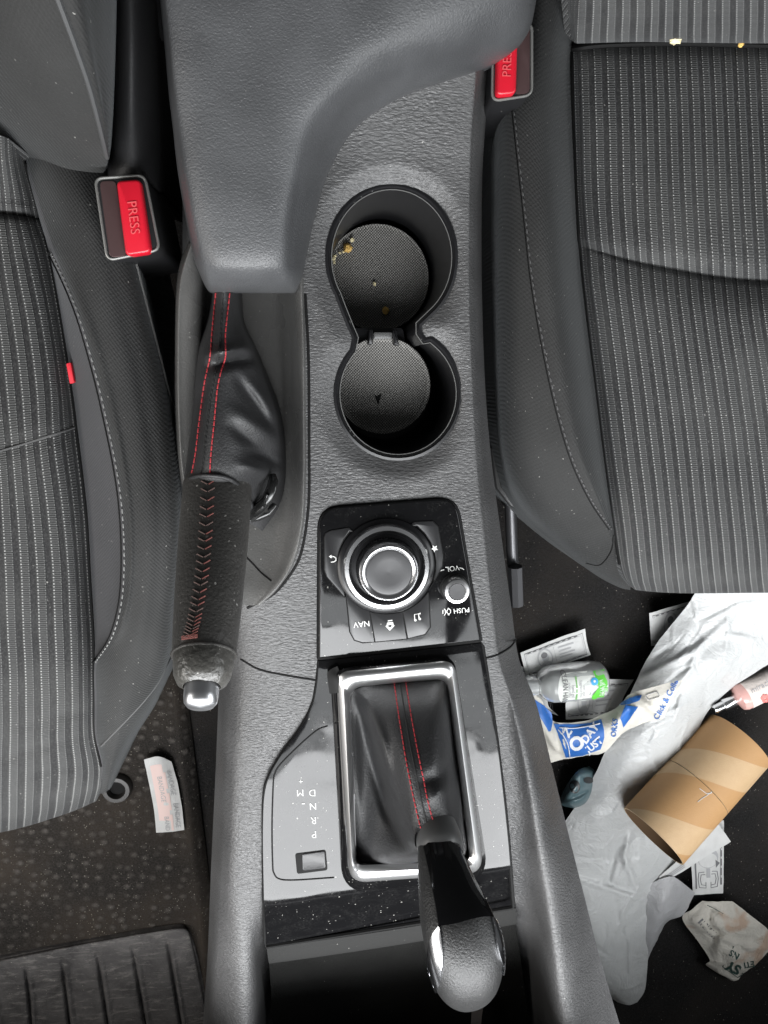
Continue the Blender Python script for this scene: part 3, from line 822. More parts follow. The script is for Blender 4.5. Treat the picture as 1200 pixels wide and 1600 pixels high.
m_.build('storage_lip', plain('lip_plastic', (.024, .024, .0235), .85, spec=.2, bumpsc=900, dust=.2), console, 60)

# ================================================================== ARMREST
rows = rowsz(
 (-80, [(244, .00), (250, .07), (268, .088), (400, .092), (560, .090), (700, .085), (800, .075), (840, .055), (846, .0)]),
 (0, [(250, .00), (256, .068), (275, .085), (400, .089), (560, .086), (700, .078), (790, .064), (832, .045), (838, .0)]),
 (60, [(256, .00), (262, .066), (281, .082), (395, .086), (545, .083), (660, .072), (750, .056), (812, .036), (820, .0)]),
 (105, [(260, .00), (266, .064), (285, .080), (392, .084), (520, .081), (610, .066), (690, .046), (752, .026), (764, -.004)]),
 (150, [(264, .00), (270, .062), (290, .078), (390, .082), (495, .079), (545, .066), (588, .046), (626, .026), (636, -.003)]),
 (200, [(270, .00), (276, .060), (296, .076), (385, .080), (465, .077), (500, .064), (530, .044), (552, .026), (558, -.003)]),
 (270, [(278, .00), (284, .058), (305, .074), (385, .077), (450, .074), (475, .062), (496, .042), (510, .025), (514, -.002)]),
 (340, [(290, .00), (296, .056), (316, .071), (385, .074), (440, .071), (462, .058), (480, .040), (489, .024), (492, .000)]),
 (400, [(302, .00), (308, .052), (328, .067), (390, .070), (438, .067), (458, .055), (470, .038), (476, .022), (479, .000)]),
 (428, [(312, .00), (317, .046), (335, .060), (390, .063), (438, .060), (456, .050), (466, .034), (471, .020), (474, .000)]),
 (446, [(320, .00), (325, .036), (340, .045), (390, .047), (436, .045), (452, .038), (460, .028), (465, .018), (468, .000)]),
 (455, [(326, .00), (331, .022), (345, .026), (390, .027), (434, .026), (448, .022), (456, .018), (460, .012), (463, .000)]),
 (457, [(330, .00), (335, .008), (348, .008), (390, .008), (432, .008), (446, .008), (452, .007), (456, .005), (459, .000)]))
g = pgrid(rows, 9, 10)
mb = MB(); mb.grid(world(g), skirt=.004)
arm_bv = mb.bvh()
o = mb.build('armrest', M['armrest'], None, 80)
tag(o, 'padded grey vinyl armrest narrowing to a blunt nose over the handbrake', 'armrest')

# ================================================================== HANDBRAKE
hb = thing('handbrake_lever', 'leather wrapped handbrake lever with red cross stitching and a chrome button', 'handbrake', tuple(U(345, 600, -.03)))
A, B = U(341, 752, .014), U(319, 1024, .098)
ax = (B-A).normalized(); Ln = (B-A).length
side_ = ax.cross(Vector((0, 0, 1))).normalized(); upv = side_.cross(ax)
def grip_r(t): return .0220+(.0178-.0220)*t+.0008*math.sin(t*math.pi)
mb = MB(); N = 48
Wg = []
for i in range(31):
    t = i/30; r = grip_r(t)
    if i == 0: r *= .93
    if i == 30: r *= .97
    Wg.append([A+ax*Ln*t+(side_*math.cos(2*math.pi*q/N)+upv*math.sin(2*math.pi*q/N)*.95)*r for q in range(N)])
mb.grid(Wg, closed=True)
rim = [A+ax*Ln*1.0+(side_*math.cos(2*math.pi*q/N)+upv*math.sin(2*math.pi*q/N)*.95)*(grip_r(1)*.985) for q in range(N)]
mb.tube(rim, .0011, 6, closed=True)
grip_bv = mb.bvh()
grip = mb.build('grip', M['grip'], hb, 60)
mb = MB()
c0 = spline([(326, 752), (322, 830), (316, 900), (306, 960), (298, 993)], 40)
cl = []
nst = 25
for i in range(nst):
    f = i/(nst-1); p = c0[int(f*(len(c0)-1))]
    x, y = p[0], p[1]
    # a zigzag pair: two slanted threads that meet in the middle
    for dx0, dy0, dx1, dy1 in ((-11, 0, -2, 5), (0, 5, 10, -1)):
        P_ = [hit(x+dx0+(dx1-dx0)*s, y+dy0+(dy1-dy0)*s, grip_bv, .0005)[0] for s in (0, .5, 1)]
        mb.tube(P_, .00038, 5, 0 if (dx0 == 0 and i % 4 != 1) else 1)
for yy in (995, 997, 999):
    mb.tube([hit(285+24*s, yy-3*s, grip_bv, .0005)[0] for s in (0, .5, 1)], .0005, 5, 0)
mb.build('stitching', [plain('dull_red_thread', (.21, .07, .06), .8), plain('dirty_thread', (.13, .085, .075), .8)], grip)
mb = MB()
rc = grip_r(1)
prof = [(rc*.95, -.002), (rc*.96, .001), (rc*.94, .006), (rc*.88, .012), (rc*.76, .0165), (rc*.58, .0185), (rc*.56, .013)]
mb.lathe(prof, B, ax, n=48)
for i, p in enumerate(mb.v): mb.v[i] = p+Vector((noise.noise(p*160), noise.noise(p*160+Vector((9, 0, 0))), noise.noise(p*160+Vector((0, 7, 0)))))*.0005
mb.build('end_cap', M['grime'], hb, 60)
mb = MB()
mb.lathe([(rc*.53, .008), (rc*.53, .0235), (rc*.50, .027), (rc*.40, .0292), (0, .0302)], B-upv*.001, ax, n=40)
mb.build('release_button', plain('brushed_chrome', (.75, .76, .78), .33, 1.0), hb, 50)
# leather boot
rows = [
 [(332, 430, -.012), (336, 430, .010), (345, 430, .022), (352, 430, .024), (362, 430, .014), (372, 430, -.01), (378, 430, -.030)],
 [(330, 470, -.014), (335, 470, .008), (343, 470, .018), (352, 470, .020), (362, 470, .012), (371, 470, -.01), (378, 470, -.030)],
 [(322, 505, -.016), (328, 505, .012), (340, 505, .022), (352, 505, .024), (364, 505, .014), (374, 505, -.005), (382, 505, -.030)],
 [(307, 548, -.018), (315, 548, .014), (332, 548, .026), (350, 545, .029), (370, 543, .022), (388, 541, .008), (398, 540, -.028)],
 [(301, 600, -.018), (309, 600, .016), (328, 600, .030), (350, 600, .032), (380, 597, .022), (408, 594, .004), (420, 592, -.026)],
 [(298, 650, -.018), (306, 650, .018), (325, 650, .034), (350, 650, .036), (385, 648, .026), (424, 646, .004), (438, 644, -.026)],
 [(291, 700, -.016), (299, 700, .020), (322, 700, .038), (350, 700, .040), (390, 700, .028), (430, 698, .004), (446, 696, -.026)],
 [(287, 735, -.014), (294, 738, .020), (318, 740, .039), (348, 742, .041), (385, 742, .030), (430, 742, .002), (447, 742, -.022)],
 [(289, 756, -.01), (294, 758, .016), (318, 760, .033), (348, 764, .034), (382, 775, .018), (418, 785, .0), (436, 790, -.016)],
 [(300, 790, -.01), (305, 795, .00), (325, 800, .010), (348, 810, .010), (378, 815, .002), (398, 822, -.006), (410, 830, -.012)]]
g = pgrid(rows, 10, 12)
folds(g, [([(322, 555), (360, 548), (397, 541)], 9, .007), ([(330, 572), (370, 562), (404, 560)], 9, -.008),
          ([(385, 590), (412, 625), (432, 660)], 9, .004), ([(372, 592), (400, 630), (425, 668)], 8, -.005),
          ([(365, 640), (400, 665), (440, 690)], 11, .004), ([(362, 665), (400, 695), (440, 712)], 9, -.005),
          ([(388, 705), (412, 712), (440, 728)], 8, -.007), ([(375, 725), (400, 735), (425, 742)], 9, .005), ([(305, 640), (315, 600)], 8, -.004)])
mb = MB(); mb.grid(world(g), skirt=.004)
hboot_bv = mb.bvh()
hboot = mb.build('boot', M['boot'], hb, 80)
mb = MB()
sl = [(338, 458), (332, 520), (329, 556), (320, 600), (312, 660), (306, 710), (300, 742)]
sr = [(358, 458), (352, 520), (352, 556), (341, 600), (335, 660), (330, 710), (328, 744)]
sm = [(348, 458), (344, 510), (341, 555), (331, 600), (323, 660), (318, 710), (314, 742)]
stitches(mb, sl, hboot_bv, .0030, .0008, .00045, 0)
stitches(mb, sr, hboot_bv, .0030, .0008, .00045, 0)
seam(mb, sm, hboot_bv, .0005, 1, lift=.0001); stitches(mb, [(x+2, y) for x, y in sm], hboot_bv, .002, .0012, .0003, 1)
mb.build('stitching', [M['redthread'], M['blackthread']], hboot)
mb = MB()
col_px = [(290, 762), (294, 752), (305, 745), (325, 742), (348, 744), (366, 752), (380, 766), (390, 783), (395, 800)]
P_ = [hit(x, y, hboot_bv, .001)[0]+Vector((0, 0, .0006)) for x, y in spline(col_px, 5)[:, :2]]
mb.tube(P_, .0015, 8, 0)
mb.build('boot_cuff', M['boot'], hb, 60)
mb = MB()
P_ = [hit(x, y, hboot_bv, .003)[0] for x, y in ((428, 745),)]
S = [U(426, 742, .012), U(427, 752, .016), U(424, 765, .018), U(418, 778, .016), U(409, 790, .012), U(399, 801, .008), U(392, 810, .004)]
mb.tube(S, [.0022, .0034, .0040, .0040, .0046, .0044, .0025], 10, flat=.7)
mb.tube([U(418, 772, .021), U(412, 786, .018), U(416, 798, .010), U(426, 792, .006)], .0014, 8)
mb.tube([U(430, 788, .002), U(420, 800, .002), U(402, 808, .003), U(392, 812, .002)], [.002, .003, .003, .002], 8)
mb.build('boot_tie', plain('glossy_black_strap', (.012, .012, .012), .2, spec=.6), hb, 60)

# ================================================================== GEAR SHIFTER
gs = thing('gear_shifter', 'automatic gear selector with glossy black and chrome knob above a leather boot', 'gear lever', tuple(U(640, 1210, 0)))
base = [(549, 1090), (560, 1076), (592, 1069), (637, 1064), (680, 1061), (697, 1064), (707, 1115), (717, 1180), (724, 1260), (731, 1338), (690, 1350), (640, 1353), (603, 1359), (560, 1345), (554, 1260), (550, 1160)]
colr = [(648, 1310), (650, 1302), (660, 1296), (672, 1292), (684, 1291), (700, 1293), (713, 1300), (720, 1308), (722, 1320), (718, 1330), (706, 1336), (690, 1338), (672, 1337), (658, 1332), (650, 1324), (648, 1318)]
#          0     1     2     3     4     5     6     7     8     9    10    11    12    13    14    15
sag = [(-.022), -.004, .010, .013, .012, .002, -.016, -.018, -.014, -.012, -.02, -.024, -.014, -.006, -.018, -.028]
loops = []
for t, kz in ((0, 0), (.06, .25), (.2, .75), (.4, 1.0), (.6, 1.0), (.8, .6), (.93, .2), (1.0, 0)):
    lp = []
    for (bx, by), (cx_, cy_), s_ in zip(base, colr, sag):
        z = (-.004)*(1-t)+.066*t**.9+s_*kz
        lp.append((bx+(cx_-bx)*t, by+(cy_-by)*t, z))
    loops.append(lp)
g = pgrid(loops, 6, 8, closed=True)
folds(g, [([(700, 1190), (690, 1210), (660, 1222)], 9, -.004), ([(712, 1225), (690, 1238), (670, 1250)], 10, .003),
          ([(575, 1095), (597, 1160), (610, 1240), (640, 1310)], 9, .008), ([(566, 1120), (585, 1200), (605, 1270), (635, 1325)], 9, -.006)])
mb = MB(); mb.grid(world(g), closed=True)
sb_bv = mb.bvh()
sboot = mb.build('boot', M['boot'], gs, 80)
mb = MB()
stitches(mb, [(616, 1068), (622, 1110), (630, 1160), (639, 1210), (650, 1262), (659, 1300)], sb_bv, .0028, .0009, .00042, 0)
stitches(mb, [(634, 1066), (641, 1110), (650, 1160), (660, 1210), (671, 1262), (682, 1298)], sb_bv, .0028, .0009, .00042, 0)
seam(mb, [(625, 1067), (632, 1110), (640, 1160), (650, 1210), (661, 1262), (670, 1299)], sb_bv, .0005, 1, lift=.0001)
mb.build('stitching', [M['redthread'], M['blackthread']], sboot)
# knob
cen = [(684, 1308, .064), (686, 1325, .071), (690, 1350, .080), (699, 1390, .092), (708, 1420, .100), (716, 1445, .106), (724, 1475, .110), (728, 1500, .111), (730, 1522, .109), (732, 1541, .104), (732, 1555, .098), (731, 1562, .092)]
hw = [36, 38, 43, 53, 62, 67, 70, 69, 65, 55, 38, 14]
cs = spline(cen, 5); hs = spline([(x, 0) for x in hw], 5)[:, 0]
mb = MB(); N = 56; Wg = []
for i, p in enumerate(cs):
    c_ = U(*p); d = (U(*cs[min(i+1, len(cs)-1)])-U(*cs[max(i-1, 0)])).normalized()
    d = (d*.6+(U(*cs[-1])-U(*cs[0])).normalized()*.4).normalized()
    s_ = d.cross(Vector((0, 0, 1))).normalized(); u_ = s_.cross(d); r = hs[i]*mpp(p[2]+.01)
    dep = r*.80
    Wg.append([c_+s_*r*math.copysign(abs(math.cos(2*math.pi*q/N))**.92, math.cos(2*math.pi*q/N))+u_*dep*math.sin(2*math.pi*q/N) for q in range(N)])
mb.grid(Wg, closed=True)
mb.add([q for q in Wg[-1]], [list(range(N))])
knob_bv = mb.bvh()
knob = mb.build('knob', leather('soft_knob_leather', (.022, .022, .022), .42, 800, .0003, (1, 1, 1), .05, .5), gs, 70)
mb = MB()
drape(mb, [[(663, 1323), (678, 1313), (700, 1314), (716, 1324)], [(671, 1360), (690, 1352), (715, 1352), (735, 1362)], [(680, 1405), (705, 1398), (735, 1394), (754, 1400)], [(687, 1447), (712, 1443), (745, 1434), (769, 1432)]], knob_bv, .0009, 6, 6)
mb.build('gloss_inlay', plain('gloss_black', (.004, .004, .0045), .07, spec=.4), knob)
mb = MB()
drape(mb, [[(686, 1447), (687, 1448), (688, 1449)], [(675, 1465), (682, 1468), (691, 1470)], [(669, 1495), (680, 1498), (693, 1498)], [(670, 1520), (679, 1522), (690, 1523)], [(676, 1540), (681, 1542), (686, 1543)], [(680, 1551), (681, 1552), (682, 1552)]], knob_bv, .0014, 6, 6, pull=(728, 1495))
mb.build('chrome_inlay', M['inlay'], knob)
mb = MB()
drape(mb, [[(767, 1434), (768, 1434), (769, 1434)], [(771, 1450), (777, 1449), (782, 1449)], [(775, 1475), (784, 1474), (792, 1473)], [(781, 1500), (787, 1499), (794, 1499)], [(789, 1518), (791, 1518), (793, 1517)], [(791, 1526), (792, 1526), (793, 1525)]], knob_bv, .0014, 6, 6, pull=(728, 1495))
mb.build('chrome_inlay', M['inlay'], knob)
mb = MB()
seam(mb, [(663, 1323), (671, 1360), (680, 1405), (687, 1447)], knob_bv, .0008); seam(mb, [(717, 1324), (736, 1362), (755, 1400), (770, 1432)], knob_bv, .0008)
mb.build('inlay_joint', M['black'], knob)
mb = MB()
ring_ = [U(*p) for p in [(684, 1311, .066)]]
c_ = U(686, 1316, .066); d = (U(701, 1390, .092)-U(684, 1308, .064)).normalized()
mb.lathe([(.0135, -.012), (.0150, -.004), (.0152, .000), (.0148, .004), (.0135, .006)], c_, d, n=48)
mb.build('collar', plain('collar_plastic', (.075, .075, .075), .38), gs, 50)

# bit of tape and the paper scrap
mb = MB()
g = pgrid([[(511, 1051, .006), (518, 1045, .008), (527, 1041, .010)], [(512, 1064, .007), (522, 1060, .013), (537, 1066, .0155)], [(515, 1084, .006), (525, 1083, .013), (536, 1082, .0145)]], 5, 5)
mb.grid(world(g), thick=.0004)
tag(mb.build('tape_scrap', M['darktape']), 'scrap of dark grey tape stuck on the corner of the chrome shifter frame', 'tape')
mb = MB()
g = pgrid([[(738, 1570, -.055), (756, 1566, -.055)], [(736, 1600, -.06), (752, 1598, -.06)], [(733, 1660, -.07), (748, 1660, -.07)]], 3, 5)
mb.grid(world(g), thick=.0004)
tag(mb.build('paper_strip', papermat('dimmed_paper', (.30, .27, .26))), 'pale paper strip poking out below the gear knob', 'paper')  # paper base colour lowered because windscreen light blew it white

# ================================================================== BELT BUCKLES
def buckle(label, face, chan, btnq, z, text, tp, body_skirt):
    t = thing('belt_buckle', label, 'seat belt buckle', tuple(U(*np.mean(face, axis=0), z)-Vector((0, 0, body_skirt))), 'front seat belt buckles')
    m_ = MB(); fp = rrect(face, 14, 6)
    m_.plate(fp, z, body_skirt, 0, .0015)
    b_ = m_.build('housing', M['blackplastic'], t, 50)
    m_ = MB(); m_.tube([U(x, y, z) for x, y in rrect([tuple(np.array(p)+(np.mean(face, axis=0)-p)*.03) for p in face], 13, 6)], .0009, 8, closed=True)
    m_.build('rim', plain('worn_rim', (.22, .22, .21), .33, .5), t)
    m_ = MB(); m_.plate(rrect(chan, 8, 5), z+.0008, .002, 0, .0004)
    m_.build('latch_plate', plain('reflecting_latch', (.16, .10, .10), .12, .7, dust=.1), t)
    m_ = MB(); m_.plate(rrect(btnq, 9, 6), z+.0055, .008, 0, .0016)
    pxtext(m_, text, tp[0], tp[1], tp[2], z=z+.0058, rot=tp[3], mi=1)
    m_.build('release_button', [M['red'], M['redmark']], t, 50)
    return t
b1 = buckle('seat belt buckle with whole red PRESS button beside the handbrake seat', [(147, 277), (227, 272), (251, 392), (167, 409)], [(155, 283), (181, 282), (198, 400), (171, 402)], [(181, 282), (219, 279), (236, 394), (196, 400)], .004, 'PRESS', (208, 340, 15, -83), .09)
b2 = buckle('seat belt buckle half hidden under the armrest, red button cut off above', [(770, 38), (832, 34), (832, 150), (768, 160)], [(806, 40), (828, 38), (828, 145), (806, 148)], [(778, 45), (810, 45), (807, 146), (776, 149)], -.004, 'PRESS', (793, 96, 14, 88), .08)
mb = MB()
rows = [[(178, -60, -.02), (190, -60, .02), (215, -60, .02), (240, -60, -.01), (248, -60, -.06)], [(176, 60, -.02), (190, 60, .01), (215, 60, .012), (242, 60, -.02), (250, 60, -.07)],
        [(174, 180, -.03), (186, 180, -.005), (212, 180, .0), (245, 180, -.03), (254, 180, -.08)], [(160, 268, -.04), (175, 271, -.012), (215, 270, -.006), (245, 283, -.03), (258, 292, -.08)],
        [(158, 285, -.05), (175, 288, -.02), (215, 288, -.016), (245, 300, -.04), (258, 305, -.09)]]
mb.grid(world(pgrid(rows, 6, 8)), skirt=.1)
mb.build('stalk', M['plasticdark'], b1, 60)

# ================================================================== SEATS
def zrow(r): return r
# --- seat beside the handbrake (driver)
ds = thing('car_seat', 'dark striped fabric car seat with red tag, beside the handbrake', 'car seat', tuple(U(60, 700, FL)), 'front car seats')
rows = [
 [(-140, 200, .010), (-40, 205, .008), (10, 215, -.004), (34, 235, -.045)],
 [(-140, 240, -.008), (-40, 245, -.010), (12, 250, -.018), (40, 262, -.050)],
 [(-140, 300, -.034), (-40, 302, -.034), (20, 305, -.038), (54, 310, -.056)],
 [(-140, 318, -.042), (-40, 320, -.040), (22, 324, -.042), (57, 328, -.058)],
 [(-140, 328, -.055), (-40, 330, -.054), (24, 335, -.054), (59, 340, -.060)],
 [(-140, 340, -.046), (-40, 342, -.044), (28, 346, -.044), (62, 350, -.058)],
 [(-140, 400, -.042), (-40, 400, -.040), (40, 400, -.041), (78, 400, -.058)],
 [(-140, 500, -.040), (-30, 500, -.038), (60, 500, -.040), (95, 500, -.058)],
 [(-140, 600, -.038), (-20, 600, -.036), (74, 600, -.038), (110, 600, -.058)],
 [(-140, 720, -.036), (-10, 714, -.034), (80, 694, -.036), (121, 680, -.056)],
 [(-140, 800, -.036), (-5, 800, -.034), (94, 800, -.036), (134, 800, -.054)],
 [(-140, 900, -.036), (0, 900, -.034), (102, 900, -.036), (140, 900, -.054)],
 [(-140, 1000, -.036), (4, 1000, -.034), (106, 1000, -.036), (146, 1000, -.052)],
 [(-140, 1100, -.040), (6, 1095, -.038), (108, 1090, -.040), (147, 1085, -.052)],
 [(-140, 1180, -.050), (6, 1168, -.050), (108, 1155, -.052), (148, 1145, -.062)],
 [(-140, 1240, -.066), (6, 1225, -.066), (112, 1205, -.070), (158, 1192, -.080)],
 [(-140, 1285, -.090), (6, 1268, -.090), (110, 1242, -.094), (158, 1225, -.100)],
 [(-140, 1315, -.125), (4, 1297, -.125), (104, 1268, -.128), (152, 1248, -.130)],
 [(-140, 1318, -.155), (4, 1300, -.155), (102, 1272, -.155), (150, 1252, -.155)]]
g = pgrid(rows, 10, 8)
folds(g, [([(-140, 745), (0, 705), (122, 665)], 5, -.003), ([(20, 1135), (100, 1118), (148, 1108)], 5, -.0025), ([(-60, 1200), (60, 1170), (140, 1148)], 6, -.003), ([(40, 1215), (130, 1192)], 6, -.003)])
mb = MB(); mb.grid(world(g), skirt=.12)
dins_bv = mb.bvh()
mb.build('seat_insert', M['stripe_a'], ds, 80)
rows = [
 [(36, 215, -.066), (40, 215, -.05), (85, 215, -.03), (130, 215, -.028), (175, 215, -.045), (190, 215, -.12)],
 [(40, 262, -.058), (46, 262, -.045), (85, 262, -.018), (130, 262, -.014), (182, 262, -.035), (196, 262, -.12)],
 [(58, 330, -.060), (66, 332, -.040), (105, 335, -.008), (150, 335, -.004), (198, 335, -.028), (210, 335, -.12)],
 [(77, 400, -.060), (88, 400, -.022), (120, 400, -.004), (165, 400, -.002), (210, 402, -.024), (222, 402, -.12)],
 [(95, 500, -.060), (126, 500, -.004), (150, 500, .002), (190, 500, .000), (232, 500, -.022), (244, 500, -.12)],
 [(110, 600, -.060), (154, 602, -.002), (178, 600, .004), (215, 600, .002), (256, 600, -.020), (266, 600, -.12)],
 [(122, 700, -.058), (176, 702, .000), (198, 700, .005), (232, 700, .003), (272, 700, -.018), (281, 700, -.12)],
 [(134, 800, -.056), (191, 803, .000), (212, 800, .005), (244, 795, .003), (279, 792, -.018), (288, 792, -.12)],
 [(140, 900, -.056), (195, 905, -.001), (212, 900, .003), (242, 890, .002), (276, 885, -.018), (285, 885, -.12)],
 [(146, 990, -.054), (180, 985, -.006), (200, 980, -.001), (232, 972, -.001), (268, 965, -.022), (277, 965, -.12)],
 [(147, 1040, -.054), (152, 1036, -.030), (180, 1036, -.010), (220, 1034, -.008), (260, 1032, -.028), (269, 1032, -.12)],
 [(147, 1100, -.054), (152, 1100, -.044), (172, 1102, -.024), (205, 1098, -.020), (237, 1095, -.042), (246, 1095, -.12)],
 [(148, 1150, -.064), (152, 1151, -.056), (166, 1153, -.042), (188, 1148, -.038), (207, 1145, -.058), (215, 1145, -.12)],
 [(158, 1196, -.082), (161, 1197, -.078), (167, 1199, -.070), (176, 1196, -.066), (184, 1192, -.080), (190, 1190, -.13)],
 [(153, 1240, -.120), (155, 1240, -.118), (160, 1240, -.114), (165, 1238, -.112), (170, 1234, -.120), (174, 1230, -.15)]]
g = pgrid(rows, 8, 8)
Wb = world(g); half = 9
mb = MB(); mb.grid([r[half-1:] for r in Wb], 0, skirt=.12); mb.grid([r[:half] for r in Wb], 1)
dbol_bv = mb.bvh()
bol = mb.build('side_bolster', [M['cloth'], M['cloth_b']], ds, 80)
mb = MB()
crest = [(80, 395), (88, 410), (107, 450), (128, 505), (152, 590), (166, 650), (181, 722), (191, 790), (195, 870), (191, 940), (176, 995), (150, 1035)]
seam(mb, [(x-5, y) for x, y in crest], dbol_bv, .0008, 0, lift=0)
stitches(mb, crest, dbol_bv, .0028, .0022, .0005, 1)
seam(mb, [(266, 1028), (250, 1062), (228, 1092), (198, 1125), (158, 1166)], dbol_bv, .0007, 2)
seam(mb, [(212, 412), (232, 490), (254, 575), (271, 645)], dbol_bv, .0011, 1)
mb.build('stitching', [M['black'], M['greythread'], M['dthread']], bol)
mb = MB()
seam(mb, [(38, 255), (58, 328), (77, 400), (95, 500), (110, 600), (122, 700), (134, 800), (140, 900), (146, 1000), (147, 1080), (148, 1145), (158, 1196)], dins_bv, .0014, 0, lift=.0002, k=6)
seam(mb, [(0, 705), (40, 693), (80, 680), (118, 667)], dins_bv, .0009, 1, lift=.0)
mb.build('seam', [M['black'], M['dthread']], ds)
mb = MB()
mb.plate(rrect([(103, 568), (110, 566), (116, 597), (109, 600)], 2), -.044, .004, 0, .0004)
mb.build('fabric_tag', plain('red_fabric', (.60, .015, .03), .7), ds)
rows = [
 [(-260, -60, -.05), (-60, -60, .09), (85, -60, .125), (140, -60, .10), (178, -60, .05), (186, -60, -.05)],
 [(-200, 60, -.05), (-30, 60, .07), (112, 55, .10), (148, 55, .085), (176, 55, .04), (184, 55, -.05)],
 [(-120, 150, -.05), (15, 150, .045), (140, 150, .07), (160, 150, .055), (174, 150, .02), (181, 150, -.05)],
 [(-15, 213, -.05), (62, 210, .022), (158, 212, .042), (167, 210, .03), (173, 208, .005), (178, 206, -.05)],
 [(38, 245, -.05), (92, 240, .006), (162, 242, .020), (168, 240, .010), (172, 238, -.01), (176, 236, -.05)],
 [(72, 268, -.05), (108, 264, -.012), (160, 262, -.002), (166, 260, -.010), (169, 258, -.02), (172, 256, -.05)],
 [(105, 283, -.055), (122, 281, -.04), (152, 279, -.035), (158, 277, -.038), (161, 276, -.04), (163, 275, -.055)]]
mb = MB(); g = pgrid(rows, 8, 8); mb.grid(world(g), skirt=.02)
bb_bv = mb.bvh()
bk = mb.build('backrest_bolster', M['cloth'], ds, 80)
mb = MB(); seam(mb, [(84, -20), (112, 55), (138, 130), (158, 205), (167, 245)], bb_bv, .0016, 0, lift=.0002); mb.build('piping', plain('bolster_piping', (.05, .051, .052), .7), bk)

# --- seat on the other side (passenger)
ps = thing('car_seat', 'dark striped fabric car seat with yellow crumbs, above the littered footwell', 'car seat', tuple(U(1050, 600, FL)), 'front car seats')
rows = [
 [(893, 58, -.072), (915, 58, -.064), (1000, 56, -.06), (1150, 58, -.06), (1340, 60, -.06)],
 [(893, 76, -.060), (916, 76, -.050), (1000, 74, -.046), (1150, 76, -.045), (1340, 78, -.045)],
 [(894, 110, -.054), (918, 110, -.042), (1001, 108, -.037), (1152, 110, -.036), (1342, 112, -.036)],
 [(897, 200, -.050), (921, 200, -.036), (1004, 200, -.030), (1156, 200, -.028), (1346, 200, -.028)],
 [(900, 300, -.048), (924, 302, -.034), (1008, 305, -.024), (1162, 310, -.020), (1352, 310, -.020)],
 [(904, 365, -.048), (928, 368, -.034), (1012, 382, -.022), (1168, 404, -.016), (1358, 404, -.016)],
 [(905, 378, -.049), (930, 383, -.036), (1013, 402, -.029), (1169, 427, -.028), (1360, 427, -.028)],
 [(906, 386, -.050), (931, 391, -.038), (1014, 414, -.038), (1170, 438, -.042), (1361, 438, -.042)],
 [(907, 396, -.050), (932, 402, -.036), (1015, 424, -.032), (1171, 449, -.034), (1362, 449, -.034)],
 [(912, 450, -.050), (937, 456, -.033), (1020, 475, -.024), (1176, 495, -.022), (1367, 495, -.022)],
 [(925, 560, -.050), (951, 562, -.031), (1034, 570, -.021), (1190, 580, -.018), (1380, 580, -.018)],
 [(941, 690, -.050), (967, 690, -.031), (1050, 690, -.021), (1206, 690, -.018), (1396, 690, -.018)],
 [(953, 780, -.050), (979, 780, -.032), (1060, 780, -.022), (1216, 780, -.019), (1406, 780, -.019)],
 [(961, 835, -.054), (986, 838, -.038), (1066, 842, -.029), (1222, 842, -.026), (1412, 842, -.026)],
 [(966, 872, -.066), (990, 876, -.052), (1069, 880, -.044), (1225, 880, -.042), (1415, 880, -.042)],
 [(974, 900, -.088), (995, 905, -.076), (1072, 908, -.070), (1228, 908, -.068), (1418, 908, -.068)],
 [(985, 916, -.118), (1000, 921, -.110), (1074, 925, -.108), (1230, 924, -.106), (1420, 924, -.106)],
 [(988, 918, -.150), (1002, 923, -.150), (1074, 927, -.150), (1230, 926, -.150), (1420, 926, -.150)]]
g = pgrid(rows, 10, 8)
mb = MB(); mb.grid(world(g), skirt=.10)
pins_bv = mb.bvh()
mb.build('seat_insert', M['stripe_a'], ps, 80)
rows = [
 [(826, -60, -.13), (834, -60, -.06), (848, -60, -.035), (876, -60, -.035), (903, -60, -.066)],
 [(796, 75, -.13), (805, 75, -.06), (826, 75, -.032), (862, 75, -.030), (893, 75, -.060)],
 [(770, 180, -.13), (780, 180, -.055), (806, 180, -.024), (852, 180, -.020), (897, 180, -.054)],
 [(767, 300, -.13), (779, 300, -.050), (816, 300, -.014), (860, 300, -.010), (901, 300, -.050)],
 [(768, 400, -.13), (780, 400, -.045), (827, 400, -.008), (868, 400, -.005), (907, 400, -.052)],
 [(770, 500, -.13), (782, 500, -.042), (840, 500, -.005), (880, 500, -.004), (918, 500, -.052)],
 [(773, 600, -.13), (786, 600, -.040), (857, 600, -.005), (895, 600, -.005), (931, 600, -.052)],
 [(779, 690, -.13), (793, 690, -.042), (880, 690, -.008), (912, 690, -.010), (942, 690, -.052)],
 [(795, 765, -.13), (812, 755, -.046), (905, 748, -.016), (930, 752, -.020), (951, 760, -.052)],
 [(828, 815, -.13), (846, 804, -.052), (925, 785, -.026), (942, 788, -.032), (957, 800, -.053)],
 [(868, 850, -.13), (882, 838, -.064), (940, 815, -.038), (952, 818, -.043), (962, 835, -.056)],
 [(905, 880, -.13), (914, 868, -.080), (950, 845, -.054), (958, 848, -.056), (966, 862, -.064)],
 [(938, 903, -.135), (943, 893, -.100), (960, 875, -.076), (965, 876, -.076), (970, 884, -.078)],
 [(968, 918, -.14), (969, 912, -.120), (974, 902, -.104), (977, 902, -.102), (981, 906, -.102)],
 [(985, 922, -.15), (985, 919, -.14), (986, 915, -.13), (987, 914, -.125), (988, 915, -.125)]]
g = pgrid(rows, 8, 8)
mb = MB(); mb.grid(world(g), skirt=.10)
pbol_bv = mb.bvh()
bol = mb.build('side_bolster', M['cloth'], ps, 80)
mb = MB()
cr_ = [(803, 165), (811, 240), (822, 340), (833, 440), (851, 545), (872, 640), (896, 720), (925, 782), (956, 828)]
seam(mb, [(x-4, y) for x, y in cr_], pbol_bv, .0005, 0, lift=0)
stitches(mb, cr_, pbol_bv, .0028, .0022, .00045, 1)
